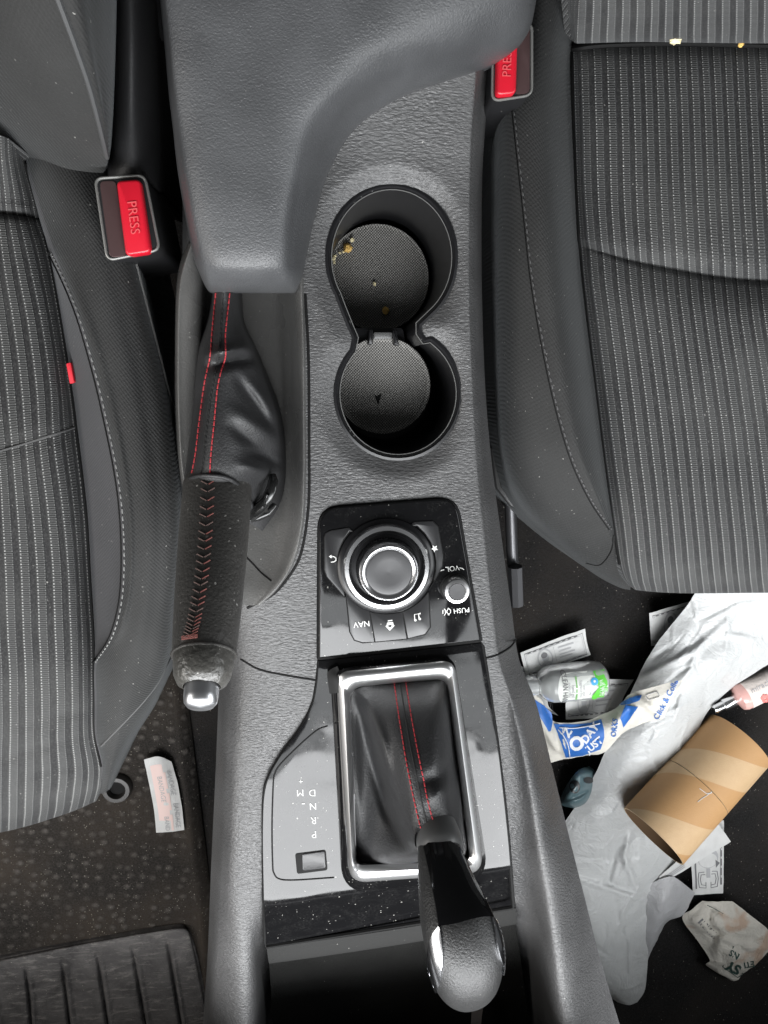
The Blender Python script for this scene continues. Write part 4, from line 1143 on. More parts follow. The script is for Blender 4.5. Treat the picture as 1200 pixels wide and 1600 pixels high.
seam(mb, [(958, 836), (955, 860), (938, 882), (916, 880)], pbol_bv, .0006, 0)
mb.build('stitching', [M['black'], M['dthread']], bol)
mb = MB()
seam(mb, [(894, 76), (897, 200), (901, 300), (906, 386), (912, 450), (925, 560), (941, 690), (953, 780), (961, 835), (968, 880)], pins_bv, .0014, 0, lift=.0002, k=6)
mb.tube([hit(x, y, pins_bv, .001)[0] for x, y in spline([(897, 78), (950, 73), (1050, 71), (1200, 74)], 5)[:, :2]], .002, 6, 0)
mb.build('seam', M['black'], ps)
mb = MB()
rows = [[(880, -90, .05), (900, -90, .075), (915, -90, .085), (1000, -90, .090), (1150, -90, .092), (1340, -90, .092)],
        [(884, -30, .015), (902, -30, .038), (917, -30, .046), (1001, -30, .050), (1150, -30, .052), (1340, -30, .052)],
        [(888, 20, -.02), (900, 20, .004), (916, 20, .012), (1001, 20, .015), (1150, 20, .016), (1340, 20, .016)],
        [(892, 52, -.05), (899, 54, -.022), (914, 54, -.016), (1000, 53, -.012), (1150, 54, -.012), (1340, 54, -.012)],
        [(895, 64, -.06), (900, 66, -.038), (914, 66, -.034), (1000, 64, -.031), (1150, 66, -.031), (1340, 66, -.031)],
        [(897, 66, -.07), (902, 68, -.056), (914, 68, -.056), (1000, 66, -.056), (1150, 68, -.056), (1340, 68, -.056)]]
mb.grid(world(pgrid(rows, 8, 8)), skirt=.01)
mb.build('backrest', M['stripe_a'], ps, 80)
# metal runner and front bracket under that seat
mb = MB()
mb.tube([U(797, 770, -.20), U(800, 860, -.21), U(806, 940, -.22)], .006, 10)
mb.tube([U(805, 885, -.20), U(807, 945, -.205)], .0075, 8)
sr_ = mb.build('seat_rail', plain('painted_steel', (.10, .10, .105), .35, .6), ps)
mb = MB()
mb.tube([U(772, 700, -.16), U(780, 760, -.16), U(800, 785, -.16), U(828, 800, -.16)], .004, 8)
mb.build('frame_edge', plain('seat_frame_plastic', (.05, .05, .05), .3), ps)

# ================================================================== FLOOR MAT
fm = thing('floor_mat', 'worn dark carpet floor mat with grooved rubber heel pad in the footwell', 'floor mat', tuple(U(130, 1400, FL)))
mb = MB()
rows = []
for y in np.linspace(1050, 1700, 9):
    rows.append([(-200, y, FL+.004), (0, y, FL+.004), (150, y, FL+.005), (262+(y-1150)*.10, y, FL+.005), (278+(y-1150)*.115, y, FL+.012), (292+(y-1150)*.12, y, FL+.006), (300+(y-1150)*.12, y, FL+.0)])
g = pgrid(rows, 6, 6); mb.grid(world(g), skirt=.006)
mat_bv = mb.bvh()
mb.build('carpet_top', M['matcarpet'], fm, 80)
mb = MB()
pad = [[(-160, 1530, FL+.008), (0, 1497, FL+.009), (140, 1470, FL+.009), (270, 1449, FL+.009), (292, 1452, FL+.006)],
       [(-160, 1545, FL+.015), (0, 1512, FL+.016), (140, 1484, FL+.016), (278, 1460, FL+.016), (300, 1466, FL+.009)],
       [(-160, 1600, FL+.013), (0, 1580, FL+.014), (140, 1560, FL+.014), (290, 1530, FL+.014), (316, 1530, FL+.008)],
       [(-160, 1760, FL+.013), (0, 1745, FL+.014), (140, 1720, FL+.014), (320, 1690, FL+.014), (345, 1690, FL+.008)]]
g = pgrid(pad, 70, 12)
GR = ([(40, 1513), (46, 1560), (52, 1640)], [(97, 1502), (104, 1560), (114, 1640)], [(152, 1492), (161, 1550), (175, 1640)], [(207, 1482), (218, 1545), (235, 1640)], [(262, 1472), (272, 1535), (290, 1640)], [(-14, 1524), (-8, 1570), (0, 1640)])
folds(g, [(q, 2.6, -.008) for q in GR]+[([(a_+5, b_) for a_, b_ in q], 3.5, .0022) for q in GR])
mb.grid(world(g), skirt=.008)
pad_bv = mb.bvh()
hp = mb.build('heel_pad', M['heel'], fm, 60)
mb = MB(); k_ = mpp(FL)
mb.lathe([(24*k_, 0), (24*k_, .005), (21*k_, .009), (15*k_, .009), (13*k_, .004), (12*k_, -.002)], U(184, 1229, FL+.004), n=40)
mb.lathe([(12.5*k_, .002), (0, .001)], U(184, 1229, FL+.004), n=30, mi=1)
mb.build('fixing_ring', [plain('ring_plastic', (.045, .042, .040), .28), M['black']], fm, 50)

# ================================================================== LITTER helpers
class Sheet:
    def __init__(s, rows, nu=8, nv=8, amp=.0, fr=40, seed=0, fold=()):
        g = pgrid(rows, nu, nv)
        if fold: folds(g, fold)
        s.W = world(g)
        if amp:
            for r in s.W:
                for p in r: p.z += amp*(noise.noise(p*fr+Vector((seed, 0, 0)))+.5*noise.noise(p*fr*2.3+Vector((0, seed, 0))))
        s.R, s.K = len(s.W), len(s.W[0]); s.N = grid_normals(s.W)
        if s.N[len(s.N)//2].z < 0: s.N = [-x for x in s.N]
    def at(s, u, v, h=.0004):
        u = min(max(u, 0), 1)*(s.K-1); v = min(max(v, 0), 1)*(s.R-1); j = min(int(u), s.K-2); i = min(int(v), s.R-2); a_, b_ = u-j, v-i
        W = s.W; p = W[i][j]*(1-a_)*(1-b_)+W[i][j+1]*a_*(1-b_)+W[i+1][j]*(1-a_)*b_+W[i+1][j+1]*a_*b_
        return p+s.N[i*s.K+j]*h
    def mesh(s, mb, mi=0, th=.0004):
        n = grid_normals(s.W); fl = n[len(n)//2].z < 0
        mb.grid(s.W, mi, flip=fl, thick=th)
    def quad(s, mb, u0, v0, u1, v1, mi, n=6, h=.0004):
        Wq = [[s.at(u0+(u1-u0)*a_/n, v0+(v1-v0)*b_/n, h) for a_ in range(n+1)] for b_ in range(n+1)]
        mb.grid(Wq, mi)
    def ell(s, mb, u, v, ru, rv, mi, n=20, h=.0004):
        mb.add([s.at(u, v, h)]+[s.at(u+ru*math.cos(2*math.pi*k/n), v+rv*math.sin(2*math.pi*k/n), h) for k in range(n)], [[0, k+1, (k+1) % n+1] for k in range(n)], mi)
    def line(s, mb, pts, mi, r=.0004, closed=False):
        mb.tube([s.at(u, v, .0002) for u, v in pts], r, 5, mi, closed=closed)
    def text(s, mb, t, u, v, hu, hv, mi, rot=0, h=.0005, bold=0.0):
        c_, s_ = math.cos(math.radians(rot)), math.sin(math.radians(rot))
        mb.text(t, lambda x, y: s.at(u+(x*c_-y*s_)*hu, v-(x*s_+y*c_)*hv, h), mi, bold)

# white carrier bag
rows = [
 [(1092, 918, -.262), (1130, 915, -.254), (1200, 912, -.250), (1270, 910, -.250)],
 [(1070, 950, -.278), (1110, 950, -.264), (1180, 950, -.256), (1275, 950, -.255)],
 [(1030, 1000, -.289), (1080, 998, -.270), (1150, 995, -.262), (1285, 1000, -.262)],
 [(1003, 1045, -.292), (1060, 1040, -.268), (1120, 1036, -.258), (1198, 1040, -.275)],
 [(982, 1090, -.297), (1035, 1085, -.274), (1085, 1080, -.268), (1128, 1088, -.29)],
 [(956, 1150, -.300), (1005, 1145, -.275), (1050, 1140, -.270), (1092, 1140, -.295)],
 [(920, 1228, -.308), (970, 1225, -.290), (1030, 1225, -.290), (1088, 1225, -.305)],
 [(880, 1290, -.310), (940, 1290, -.296), (1010, 1290, -.296), (1075, 1290, -.312)],
 [(865, 1340, -.310), (930, 1342, -.298), (995, 1342, -.298), (1052, 1352, -.314)],
 [(868, 1400, -.310), (925, 1402, -.298), (980, 1400, -.300), (1026, 1398, -.315)],
 [(880, 1460, -.310), (930, 1462, -.298), (975, 1460, -.302), (1018, 1455, -.316)],
 [(905, 1510, -.310), (945, 1512, -.300), (980, 1510, -.304), (1012, 1505, -.316)],
 [(935, 1545, -.312), (960, 1550, -.304), (985, 1550, -.306), (1008, 1545, -.316)],
 [(965, 1566, -.318), (975, 1569, -.315), (985, 1570, -.315), (996, 1566, -.318)]]
rb = random.Random(5); extra = []
for k in range(70):
    y = rb.uniform(930, 1540); cx_ = 1130-(y-930)*.33 if y < 1300 else 970+(y-1300)*.05; x = cx_+rb.uniform(-60, 60); a_ = rb.gauss(-.9, .7); l_ = rb.uniform(14, 45)
    extra.append(([(x-l_*math.cos(a_), y-l_*math.sin(a_)), (x+rb.uniform(-4, 4), y+rb.uniform(-4, 4)), (x+l_*math.cos(a_), y+l_*math.sin(a_))], rb.uniform(1.6, 4.2), rb.choice((-1, 1))*rb.uniform(.0007, .0024)))
sh = Sheet(rows, 24, 16, .0013, 34, 3, fold=extra+[([(1000, 1060), (1080, 1020), (1150, 960)], 6, .004), ([(1020, 1120), (1075, 1050), (1100, 1000)], 5, .0035), ([(985, 1300), (975, 1340), (1000, 1400)], 5, .006), ([(965, 1320), (950, 1380), (985, 1395)], 4, -.005), ([(900, 1372), (960, 1392), (1015, 1408)], 3, .004), ([(1130, 990), (1180, 1000)], 5, .003), ([(1090, 970), (1150, 940)], 4, -.003), ([(1020, 1030), (1050, 1010)], 4, -.003)])
mb = MB(); sh.mesh(mb, 0, .001)
bag_bv = mb.bvh()
tag(mb.build('plastic_bag', M['whitebag'], ang=180), 'large crumpled white plastic bag spilling down the footwell', 'plastic bag')
# grey film scrap by its lower end
sh = Sheet([[(1010, 1385, -.312), (1050, 1370, -.305), (1086, 1395, -.315)], [(1010, 1420, -.312), (1040, 1412, -.300), (1068, 1428, -.316)], [(1005, 1470, -.315), (1025, 1455, -.308), (1044, 1440, -.318)], [(1006, 1510, -.320), (1012, 1500, -.318), (1026, 1468, -.32)]], 8, 8, .002, 60, 5)
mb = MB(); sh.mesh(mb)
tag(mb.build('plastic_scrap', M['greyfilm'], ang=180), 'small grey translucent plastic scrap beside the lower end of the white bag', 'plastic scrap')

# cardboard tube
tc = thing('cardboard_tube', 'brown spiral-wound cardboard tube lying on the white bag', 'cardboard tube', tuple(U(1090, 1235, FL)))
zc = -.272
A_ = U(1020, 1306, -.248); B_ = U(1153, 1157, -.283)
axd = (B_-A_).normalized(); Lt = (B_-A_).length; rt = 61.5*mpp(zc)
sd = axd.cross(Vector((0, 0, 1))).normalized(); up_ = sd.cross(axd)
def tubep(a_, t, r=rt):
    a_ -= math.pi/2
    return A_+axd*(Lt*t)+(sd*math.cos(a_)+up_*math.sin(a_))*r
NA, NTT = 96, 60
def tmesh(t0, t1, r, ns):
    m_ = MB(); Wt = [[tubep(2*math.pi*q/NA, t0+(t1-t0)*i/ns, r) for q in range(NA+1)] for i in range(ns+1)]
    m_.grid(Wt, 0, uvs=[(q/NA, t0+(t1-t0)*i/ns) for i in range(ns+1) for q in range(NA+1)])
    m_.grid([[tubep(2*math.pi*q/NA, t0+(t1-t0)*i/4, r-.002) for q in range(NA)] for i in range(5)], 2, closed=True, flip=True)
    for tt in (t0, t1): m_.grid([[tubep(2*math.pi*q/NA, tt, rr) for q in range(NA)] for rr in (r, r-.002)], 1, closed=True)
    return m_
SPIN = False
def spiral():
    t = NT('spiral_cardboard'); sp = t.n.new('ShaderNodeSeparateXYZ'); t.l.new(t.tc.outputs['UV'], sp.inputs[0])
    f = t.math('FRACT', t.math('ADD', t.math('ADD', t.math('MULTIPLY', sp.outputs[1], 1.6), t.math('MULTIPLY', sp.outputs[0], -1.4 if SPIN else 1.4)), 5.30))
    b = t.ramp(f, [(0, 0), (.40, 0), (.405, 1), (.995, 1), (1, 0)])
    n = t.noise(t.mp(), 120, 5, .7); n2 = t.noise(t.mp('Object', (1, 1, 1)), 900, 2)
    c = t.mix(b, (.55, .39, .23), (.47, .275, .125))
    c = t.mix(t.math('MULTIPLY', n, .35), c, (.36, .20, .085))
    return t.fin(c, .6, t.bump(t.math('ADD', n2, n), .0002), spec=.35)
M['card'] = spiral()
m_ = tmesh(0, .5, rt, 60); m_.build('tube_half', [M['card'], M['cardlight'], M['carddark']], tc, 60)
m_ = tmesh(.505, 1, rt*.998, 60); m_.build('tube_half', [M['card'], M['cardlight'], M['carddark']], tc, 60)
m_ = MB(); tb_ = MB(); tb_.grid([[tubep(2*math.pi*q/NA, t, rt) for q in range(NA)] for t in (0, 1)], closed=True); tbv = tb_.bvh()
for q in ([(1093, 1232), (1104, 1240), (1112, 1239)], [(1112, 1237), (1104, 1243), (1096, 1248), (1090, 1253)]):
    m_.tube([hit(x, y, tbv, .0003)[0] for x, y in q], .0004, 5)
m_.build('pale_mark', M['paper'], tc)  # thin pale zigzag mark laid on the tube surface
m_ = MB(); m_.lathe([(rt-.0022, 0), (0, 0)], A_+axd*.02, axd, n=40); m_.build('tube_end', M['carddark'], tc)

# hand gel bottle
bt = thing('sanitiser_bottle', 'small clear hand gel bottle with green and white label', 'bottle', tuple(U(880, 1065, FL)))
zb = FL+.026
P0, P1 = U(812, 1073, zb), U(946, 1060, zb)
bx = (P1-P0).normalized(); Lb = (P1-P0).length; by = Vector((0, 0, 1)).cross(bx).normalized(); bz = bx.cross(by)
kb = mpp(zb)
def bsec(t, rw, rh, n=40): return [P0+bx*(Lb*t)+by*rw*math.copysign(abs(math.cos(2*math.pi*q/n))**.8, math.cos(2*math.pi*q/n))+bz*rh*math.copysign(abs(math.sin(2*math.pi*q/n))**.9, math.sin(2*math.pi*q/n)) for q in range(n)]
m_ = MB()
prof = [(.20, 13, .012), (.215, 13, .012), (.24, 20, .016), (.30, 27, .020), (.36, 30, .022), (.6, 31.5, .0225), (.85, 31, .022), (.95, 28, .021), (.985, 22, .017), (1.0, 12, .010)]
m_.grid([bsec(t, a_*kb, b_) for t, a_, b_ in prof], 0, closed=True)
m_.add(bsec(1.0, 12*kb, .010), [list(range(40))]); 
bot_bv = m_.bvh()
m_.build('bottle_body', M['clear'], bt, 60)
m_ = MB(); m_.grid([bsec(t, a_*kb, b_) for t, a_, b_ in [(-.06, 14, .012), (-.05, 16, .0135), (.15, 16, .0135), (.19, 15, .013), (.2, 12, .01)]], 0, closed=True)
m_.add(bsec(-.06, 14*kb, .012), [list(range(40))]); m_.build('cap', M['gel'], bt, 50)
m_ = MB()
def lab(u, v, h=.0006):                                # u along the bottle, v across
    c_ = P0+bx*(Lb*u)+by*(v*28*kb); q, n = bot_bv.ray_cast(c_+Vector((0, 0, .1)), Vector((0, 0, -1)))[:2]
    return (q if q is not None else c_)+Vector((0, 0, h))
def labpoly(pts, mi, h):
    c_ = np.mean(pts, axis=0); rws = [[lab(c_[0]+(p[0]-c_[0])*s, c_[1]+(p[1]-c_[1])*s, h) for p in pts+[pts[0]]] for s in (0, .35, .7, 1)]
    m_.grid(rws, mi)
labpoly([tuple(p) for p in spline([(.48, .93), (.42, .8), (.385, .45), (.375, 0), (.385, -.45), (.42, -.8), (.48, -.93)], 5)]+[(.7, -.93), (.94, -.9), (.95, 0), (.94, .9), (.7, .93)], 0, .0005)
labpoly([(.80, .90), (.935, .88), (.94, .3), (.945, -.3), (.935, -.9), (.80, -.92), (.77, -.75), (.765, -.55), (.80, -.25), (.835, .0), (.835, .35), (.79, .6)], 1, .0008)
labpoly([(.79+.042*math.cos(2*math.pi*k/16), .38+.23*math.sin(2*math.pi*k/16)) for k in range(16)], 2, .0011)
labpoly([(.79+.014*math.cos(2*math.pi*k/12), .42+.08*math.sin(2*math.pi*k/12)) for k in range(12)], 0, .0014)
def labtext(t, u, v, h, mi, lift=.0012, bold=0): # reads across the bottle (downwards on the picture)
    m_.text(t, lambda x, y: lab(u+y*h*.13, v-x*h*.52, lift), mi, bold)
labtext('CLEAN HAND', .455, 0, .46, 3); labtext('moisturising', .505, 0, .26, 4); labtext('hand gel', .545, -.1, .34, 4)
labpoly([(.575, .75), (.597, .75), (.597, .12), (.575, .12)], 5, .0009); labpoly([(.575, -.28), (.597, -.28), (.597, -.7), (.575, -.7)], 5, .0009); labpoly([(.578, .03), (.594, .03), (.594, -.18), (.578, -.18)], 5, .0009)
labtext('fragrance free', .635, 0, .26, 4); labtext('with aloe', .67, -.1, .26, 4)
labtext('kills 99.9%', .865, -.05, .34, 0, .0016); labtext('of bacteria', .893, -.15, .28, 0, .0016); labtext('100 ml', .918, -.3, .26, 0, .0016)
m_.build('label', [M['labelwhite'], M['green'], M['skyblue'], M['ink'], M['lightink'], plain('pale_green_print', (.25, .50, .20), .5)], bt, 60)

# play banknotes
def note(label, rows, th=.0005, seed=0, kind=0):
    s = Sheet(rows, 10, 8, .0012, 50, seed); m_ = MB(); s.mesh(m_, 0, th)
    s.line(m_, [(.05, .1), (.95, .1), (.95, .9), (.05, .9)], 1, .0004, True)
    s.line(m_, [(.07, .15), (.93, .15), (.93, .85), (.07, .85)], 2, .0003, True)
    s.ell(m_, .34, .5, .12, .36, 2, h=.0005); s.ell(m_, .34, .5, .10, .31, 0, h=.0007)
    s.ell(m_, .345, .46, .055, .17, 2, h=.0009); s.ell(m_, .34, .72, .08, .12, 2, h=.0009); s.ell(m_, .335, .36, .05, .1, 1, h=.0010)
    s.line(m_, [(.50, .2), (.50, .75)], 2, .0003)
    for k in range(4): s.quad(m_, .56, .26+.12*k, .80-.05*(k % 2), .30+.12*k, 2, 3, .0006)
    for k in range(9): s.quad(m_, .10+.09*k, .105, .15+.09*k, .135, 1, 2, .0006); s.quad(m_, .10+.09*k, .865, .15+.09*k, .895, 1, 2, .0006)
    return tag(m_.build('play_banknote', [M['paper'], M['ink'], M['lightink']], ang=60), label, 'banknote', 'black and white printed paper notes')
z0 = FL+.010
note('printed paper note with portrait oval lying just behind the gel bottle', [[(813, 1020, z0+.006), (862, 1001, z0+.006), (914, 982, z0+.006)], [(818, 1040, z0+.003), (868, 1024, z0+.003), (918, 1008, z0+.003)], [(824, 1060, z0), (872, 1041, z0), (923, 1023, z0+.002)]], seed=1)
note('printed paper note tucked half under the clear bottle, next to blue wrapper', [[(812, 1040, z0), (840, 1052, z0), (862, 1070, z0)], [(806, 1060, z0), (830, 1080, z0), (856, 1100, z0)], [(800, 1080, z0), (826, 1100, z0), (872, 1118, z0)]], seed=2)
note('printed paper note with round seal between gel bottle and blue wrapper', [[(885, 1075, z0+.004), (930, 1062, z0+.004), (990, 1062, z0+.005)], [(884, 1100, z0+.004), (926, 1095, z0+.003), (975, 1088, z0+.004)], [(884, 1124, z0), (925, 1122, z0), (970, 1112, z0)]], seed=4)
note('bordered paper card poking out behind the top of the white bag', [[(1014, 958, z0+.012), (1060, 945, z0+.012), (1100, 935, z0+.012)], [(1016, 985, z0+.01), (1062, 970, z0+.01), (1105, 955, z0+.01)], [(1018, 1010, z0+.004), (1060, 1000, z0+.004), (1110, 985, z0+.004)]], seed=5)
# upright note by the tube with ornament
s = Sheet([[(1078, 1290, z0+.002), (1105, 1285, z0+.003), (1131, 1282, z0+.002)], [(1080, 1340, z0), (1106, 1338, z0+.002), (1131, 1335, z0)], [(1083, 1399, z0-.003), (1107, 1397, z0-.002), (1130, 1396, z0-.003)]], 8, 10, .0008, 50, 8)
m_ = MB(); s.mesh(m_, 0)
s.quad(m_, .09, .10, .14, .92, 1); s.quad(m_, .88, .10, .94, .88, 1)
for k in range(6): s.quad(m_, .895, .16+.12*k, .925, .19+.12*k, 0, 2, .0007)
s.ell(m_, .5, .52, .32, .14, 2, h=.0005); s.ell(m_, .5, .55, .28, .10, 0, h=.0007)
s.add = None
m_.add([s.at(.72, .55, .0009), s.at(.86, .60, .0009), s.at(.74, .66, .0009)], [[0, 1, 2]], 1)
for d_ in (0, .07):
    for sg in (-1, 1):
        cx_ = .5; s.line(m_, [(cx_+sg*(.10+d_*.3), .74-d_*.5), (cx_+sg*(.22+d_), .74-d_*.4), (cx_+sg*(.25+d_), .80), (cx_+sg*(.22+d_), .87+d_*.5), (cx_+sg*.08, .88+d_*.5), (cx_+sg*.08, .84+d_*.1)], 1, .0005)
s.quad(m_, .44, .66, .56, .78, 2, 3, .0007)
tag(m_.build('play_banknote', [M['paper'], M['ink'], M['lightink']], ang=60), 'printed paper note with bracket ornament sticking out below the cardboard tube', 'banknote', 'black and white printed paper notes')
# receipts by the tube
s = Sheet([[(1030, 1370, z0+.010), (1075, 1330, z0+.014), (1123, 1288, z0+.016)], [(1032, 1383, z0+.010), (1082, 1352, z0+.014), (1142, 1315, z0+.016)]], 10, 6, .0012, 45, 11)
m_ = MB(); s.mesh(m_, 0); 
for k in range(3): s.quad(m_, .05, .45+.13*k, .40, .52+.13*k, 1, 4, .0006)
s.quad(m_, .52, .14, .60, .24, 1, 3, .0006); s.quad(m_, .66, .06, .76, .18, 1, 3, .0006)
tag(m_.build('receipt', [M['paper'], M['lightink']], ang=60), 'plain white receipt strip lying under the end of the cardboard tube', 'receipt')

# blue and white shop wrapper
rows = [[(818, 1082, -.30), (845, 1092, -.296), (862, 1125, -.298), (905, 1128, -.296), (960, 1108, -.285), (985, 1085, -.268), (1015, 1075, -.255), (1066, 1062, -.240)],
        [(822, 1110, -.295), (846, 1120, -.290), (864, 1148, -.290), (905, 1150, -.288), (955, 1130, -.276), (985, 1108, -.262), (1020, 1098, -.250), (1058, 1080, -.240)],
        [(835, 1140, -.298), (850, 1150, -.294), (870, 1170, -.292), (908, 1170, -.290), (948, 1152, -.280), (988, 1120, -.268), (1018, 1112, -.256), (1048, 1098, -.244)],
        [(850, 1195, -.310), (866, 1190, -.308), (890, 1186, -.308), (915, 1180, -.306), (942, 1176, -.304), (975, 1145, -.284), (1005, 1130, -.268), (1036, 1124, -.252)]]
s = Sheet(rows, 9, 10, .0022, 45, 21, fold=[([(858, 1100), (872, 1150), (878, 1185)], 5, -.006), ([(980, 1085), (985, 1110), (960, 1150)], 5, -.005), ([(990, 1085), (1015, 1105), (1035, 1120)], 5, .006)])
m_ = MB(); s.mesh(m_, 0)
bv_ = m_.bvh()
def wpoly(pts, mi, lift):
    c_ = np.mean(pts, axis=0); pts = [np.array(p) for p in pts]
    dense = []
    for i in range(len(pts)):
        for t in (0, .25, .5, .75): dense.append(pts[i]+(pts[(i+1) % len(pts)]-pts[i])*t)
    dense.append(dense[0])
    m_.grid([[hit(*(c_+(p-c_)*q), bv_, lift, -.3)[0] for p in dense] for q in (0, .2, .4, .6, .8, 1)], mi)
wpoly([(834, 1092), (850, 1103), (862, 1114), (863, 1128), (860, 1142), (857, 1143), (848, 1127), (838, 1112)], 1, .0008)
wpoly([(864, 1131), (900, 1132), (922, 1130), (940, 1124), (944, 1140), (944, 1152), (938, 1170), (910, 1180), (884, 1183), (877, 1160)], 1, .0008)
for q in ([(871, 1137), (895, 1138), (920, 1135), (938, 1131)], [(871, 1137), (882, 1152), (888, 1168), (890, 1182)]):
    m_.tube([hit(x, y, bv_, .0012, -.3)[0] for x, y in spline(q, 4)[:, :2]], .0007, 5, 2)
pxtext(m_, 'O', 901, 1162, 20, bv_, rot=20, mi=2, lift=.0013, bold=.06)
pxtext(m_, 'N', 886, 1144, 11, bv_, rot=150, mi=2, lift=.0013, bold=.05, sx=1.3)
pxtext(m_, 'DAY', 922, 1146, 12, bv_, rot=50, mi=2, lift=.0013, bold=.05)
pxtext(m_, 'JUST', 928, 1163, 10.5, bv_, rot=38, mi=2, lift=.0013, bold=.05)
pxtext(m_, 'ORKS', 960, 1137, 8, bv_, rot=80, mi=1, lift=.0010, bold=.02)
wpoly([(968, 1100), (985, 1090), (1003, 1086), (1000, 1094), (985, 1100), (972, 1102)], 1, .0008)
wpoly([(978, 1102), (997, 1104), (985, 1122), (974, 1136), (969, 1122)], 1, .0008)
pxtext(m_, 'Click & Colle', 1041, 1093, 9, bv_, rot=62, mi=1, lift=.0010, bold=.015)
m_.tube([hit(x, y, bv_, .0008, -.26)[0] for x, y in rrect([(1009, 1086), (1027, 1080), (1031, 1088), (1013, 1094)], 3)], .0004, 5, 3, closed=True)
tag(m_.build('shop_wrapper', [M['cream'], M['blue'], M['whiteprint'], M['lightink']], ang=120), 'crumpled white and blue printed shop bag lying in front of the gel bottle', 'shop bag')

# little pink bottle
pb = thing('nail_polish_bottle', 'pale pink cosmetic bottle with chrome pump neck by the seat', 'bottle', tuple(U(1170, 1085, FL)))
zb2 = -.285
Q0, Q1 = U(1118, 1108, zb2), U(1235, 1050, zb2)
qx = (Q1-Q0).normalized(); Lq = (Q1-Q0).length; kq = mpp(zb2)
m_ = MB(); m_.lathe([(0, -.002), (6*kq, -.002), (7.5*kq, 0), (7.5*kq, .010), (10*kq, .0105), (10.5*kq, .026), (9*kq, .028), (5*kq, .030)], Q0, qx, n=36); m_.build('pump_neck', M['brightchrome'], pb, 40)
m_ = MB(); m_.lathe([(5*kq, .027), (14*kq, .028), (22*kq, .030), (24.5*kq, .034), (24.5*kq, .040)], Q0, qx, n=40); m_.build('shoulder', M['pink'], pb, 40)
m_ = MB(); m_.lathe([(24.7*kq, .0385), (25*kq, .039), (25*kq, .085), (24*kq, .088), (0, .088)], Q0, qx, n=48)
pk_bv = m_.bvh()
pxtext(m_, 'miracle', 1190, 1072, 9, pk_bv, rot=27, mi=1, lift=.0006)
for k in range(6):
    a_ = k*math.pi/3; x, y = 1195+4*math.cos(a_), 1091+4*math.sin(a_)
    m_.add([hit(x+3*math.cos(2*math.pi*q/10), y+3*math.sin(2*math.pi*q/10), pk_bv, .0006+.0001*k, -.275)[0] for q in range(10)], [list(range(10))], 2)
m_.build('bottle_body', [M['pinkcard'], M['lightink'], plain('coral_print', (.75, .22, .20), .5)], pb, 50)

# teal plastic fitting
m_ = MB()
g = pgrid([[(884, 1235, -.318), (892, 1222, -.300), (906, 1206, -.300), (922, 1200, -.318)], [(878, 1248, -.320), (890, 1238, -.292), (908, 1222, -.292), (930, 1206, -.315)], [(877, 1256, -.320), (892, 1252, -.294), (912, 1240, -.294), (934, 1222, -.315)], [(882, 1260, -.322), (896, 1260, -.302), (914, 1252, -.300), (930, 1238, -.318)], [(890, 1262, -.325), (900, 1264, -.32), (914, 1260, -.318), (925, 1252, -.325)]], 8, 8)
folds(g, [([(884, 1250), (905, 1243), (920, 1232)], 4, -.006), ([(888, 1218), (905, 1212), (925, 1203)], 5, .003)])
m_.grid(world(g), skirt=.004)
fb = m_.bvh()
for cx_, cy_, rx_, ry_, mi in ((898, 1229, 8, 10, 1), (919, 1219, 8, 5, 1)):
    P = [hit(cx_+rx_*math.cos(q*math.pi/9), cy_+ry_*math.sin(q*math.pi/9), fb, .0007, -.31)[0] for q in range(18)]
    m_.add([hit(cx_, cy_, fb, .0007, -.31)[0]]+P, [[0, q+1, (q+1) % 18+1] for q in range(18)], mi)
tag(m_.build('plastic_fitting', [plain('dull_blue_grey_plastic', (.085, .135, .15), .3), plain('dark_hole', (.008, .010, .011), .4), plain('lilac_grey', (.16, .14, .17), .4), plain('pale_blue_grey', (.20, .31, .33), .4)], ang=60), 'small blue-grey plastic fitting in the dark between console and white bag', 'plastic fitting')

# crumpled paper bag
rows = [[(1098, 1408, FL+.010), (1120, 1407, FL+.014), (1143, 1407, FL+.010)],
        [(1082, 1420, FL+.012), (1120, 1425, FL+.020), (1172, 1430, FL+.014)],
        [(1067, 1437, FL+.010), (1112, 1445, FL+.026), (1200, 1453, FL+.014)],
        [(1090, 1470, FL+.010), (1130, 1468, FL+.018), (1205, 1480, FL+.012)],
        [(1108, 1498, FL+.012), (1145, 1495, FL+.024), (1185, 1505, FL+.010)],
        [(1104, 1509, FL+.008), (1130, 1520, FL+.014), (1165, 1520, FL+.008)],
        [(1142, 1531, FL+.006), (1146, 1531, FL+.008), (1152, 1529, FL+.006)]]
s = Sheet(rows, 12, 7, .003, 55, 31, fold=[([(1108, 1425), (1112, 1450), (1128, 1460)], 4, -.010), ([(1118, 1490), (1128, 1465), (1150, 1475)], 4, .008), ([(1150, 1470), (1175, 1482), (1195, 1478)], 5, .006), ([(1105, 1415), (1130, 1430)], 3, -.005)])
m_ = MB(); s.mesh(m_, 0); bv_ = m_.bvh()
for k, wd in enumerate((3, 1.5, 3, 1, 2, 1.5, 2, 1)):
    t = k*4.6; x, y = 1090+t*.75, 1441+t*.78; c_, s_ = .66, .75
    q = [(x, y), (x+10*.75, y-10*.62), (x+10*.75+wd*c_, y-10*.62+wd*s_), (x+wd*c_, y+wd*s_)]
    m_.grid([[hit(*q[0], bv_, .0006, FL)[0], hit(*q[1], bv_, .0006, FL)[0]], [hit(*q[3], bv_, .0006, FL)[0], hit(*q[2], bv_, .0006, FL)[0]]], 1)
m_.tube([hit(x, y, bv_, .0006, FL)[0] for x, y in [(1146, 1478), (1129, 1510), (1152, 1527), (1160, 1522), (1153, 1490)]], .0005, 5, 2)
pxtext(m_, 'SY', 1146, 1511, 15, bv_, rot=205-60+10, mi=2, lift=.0008, bold=.05)
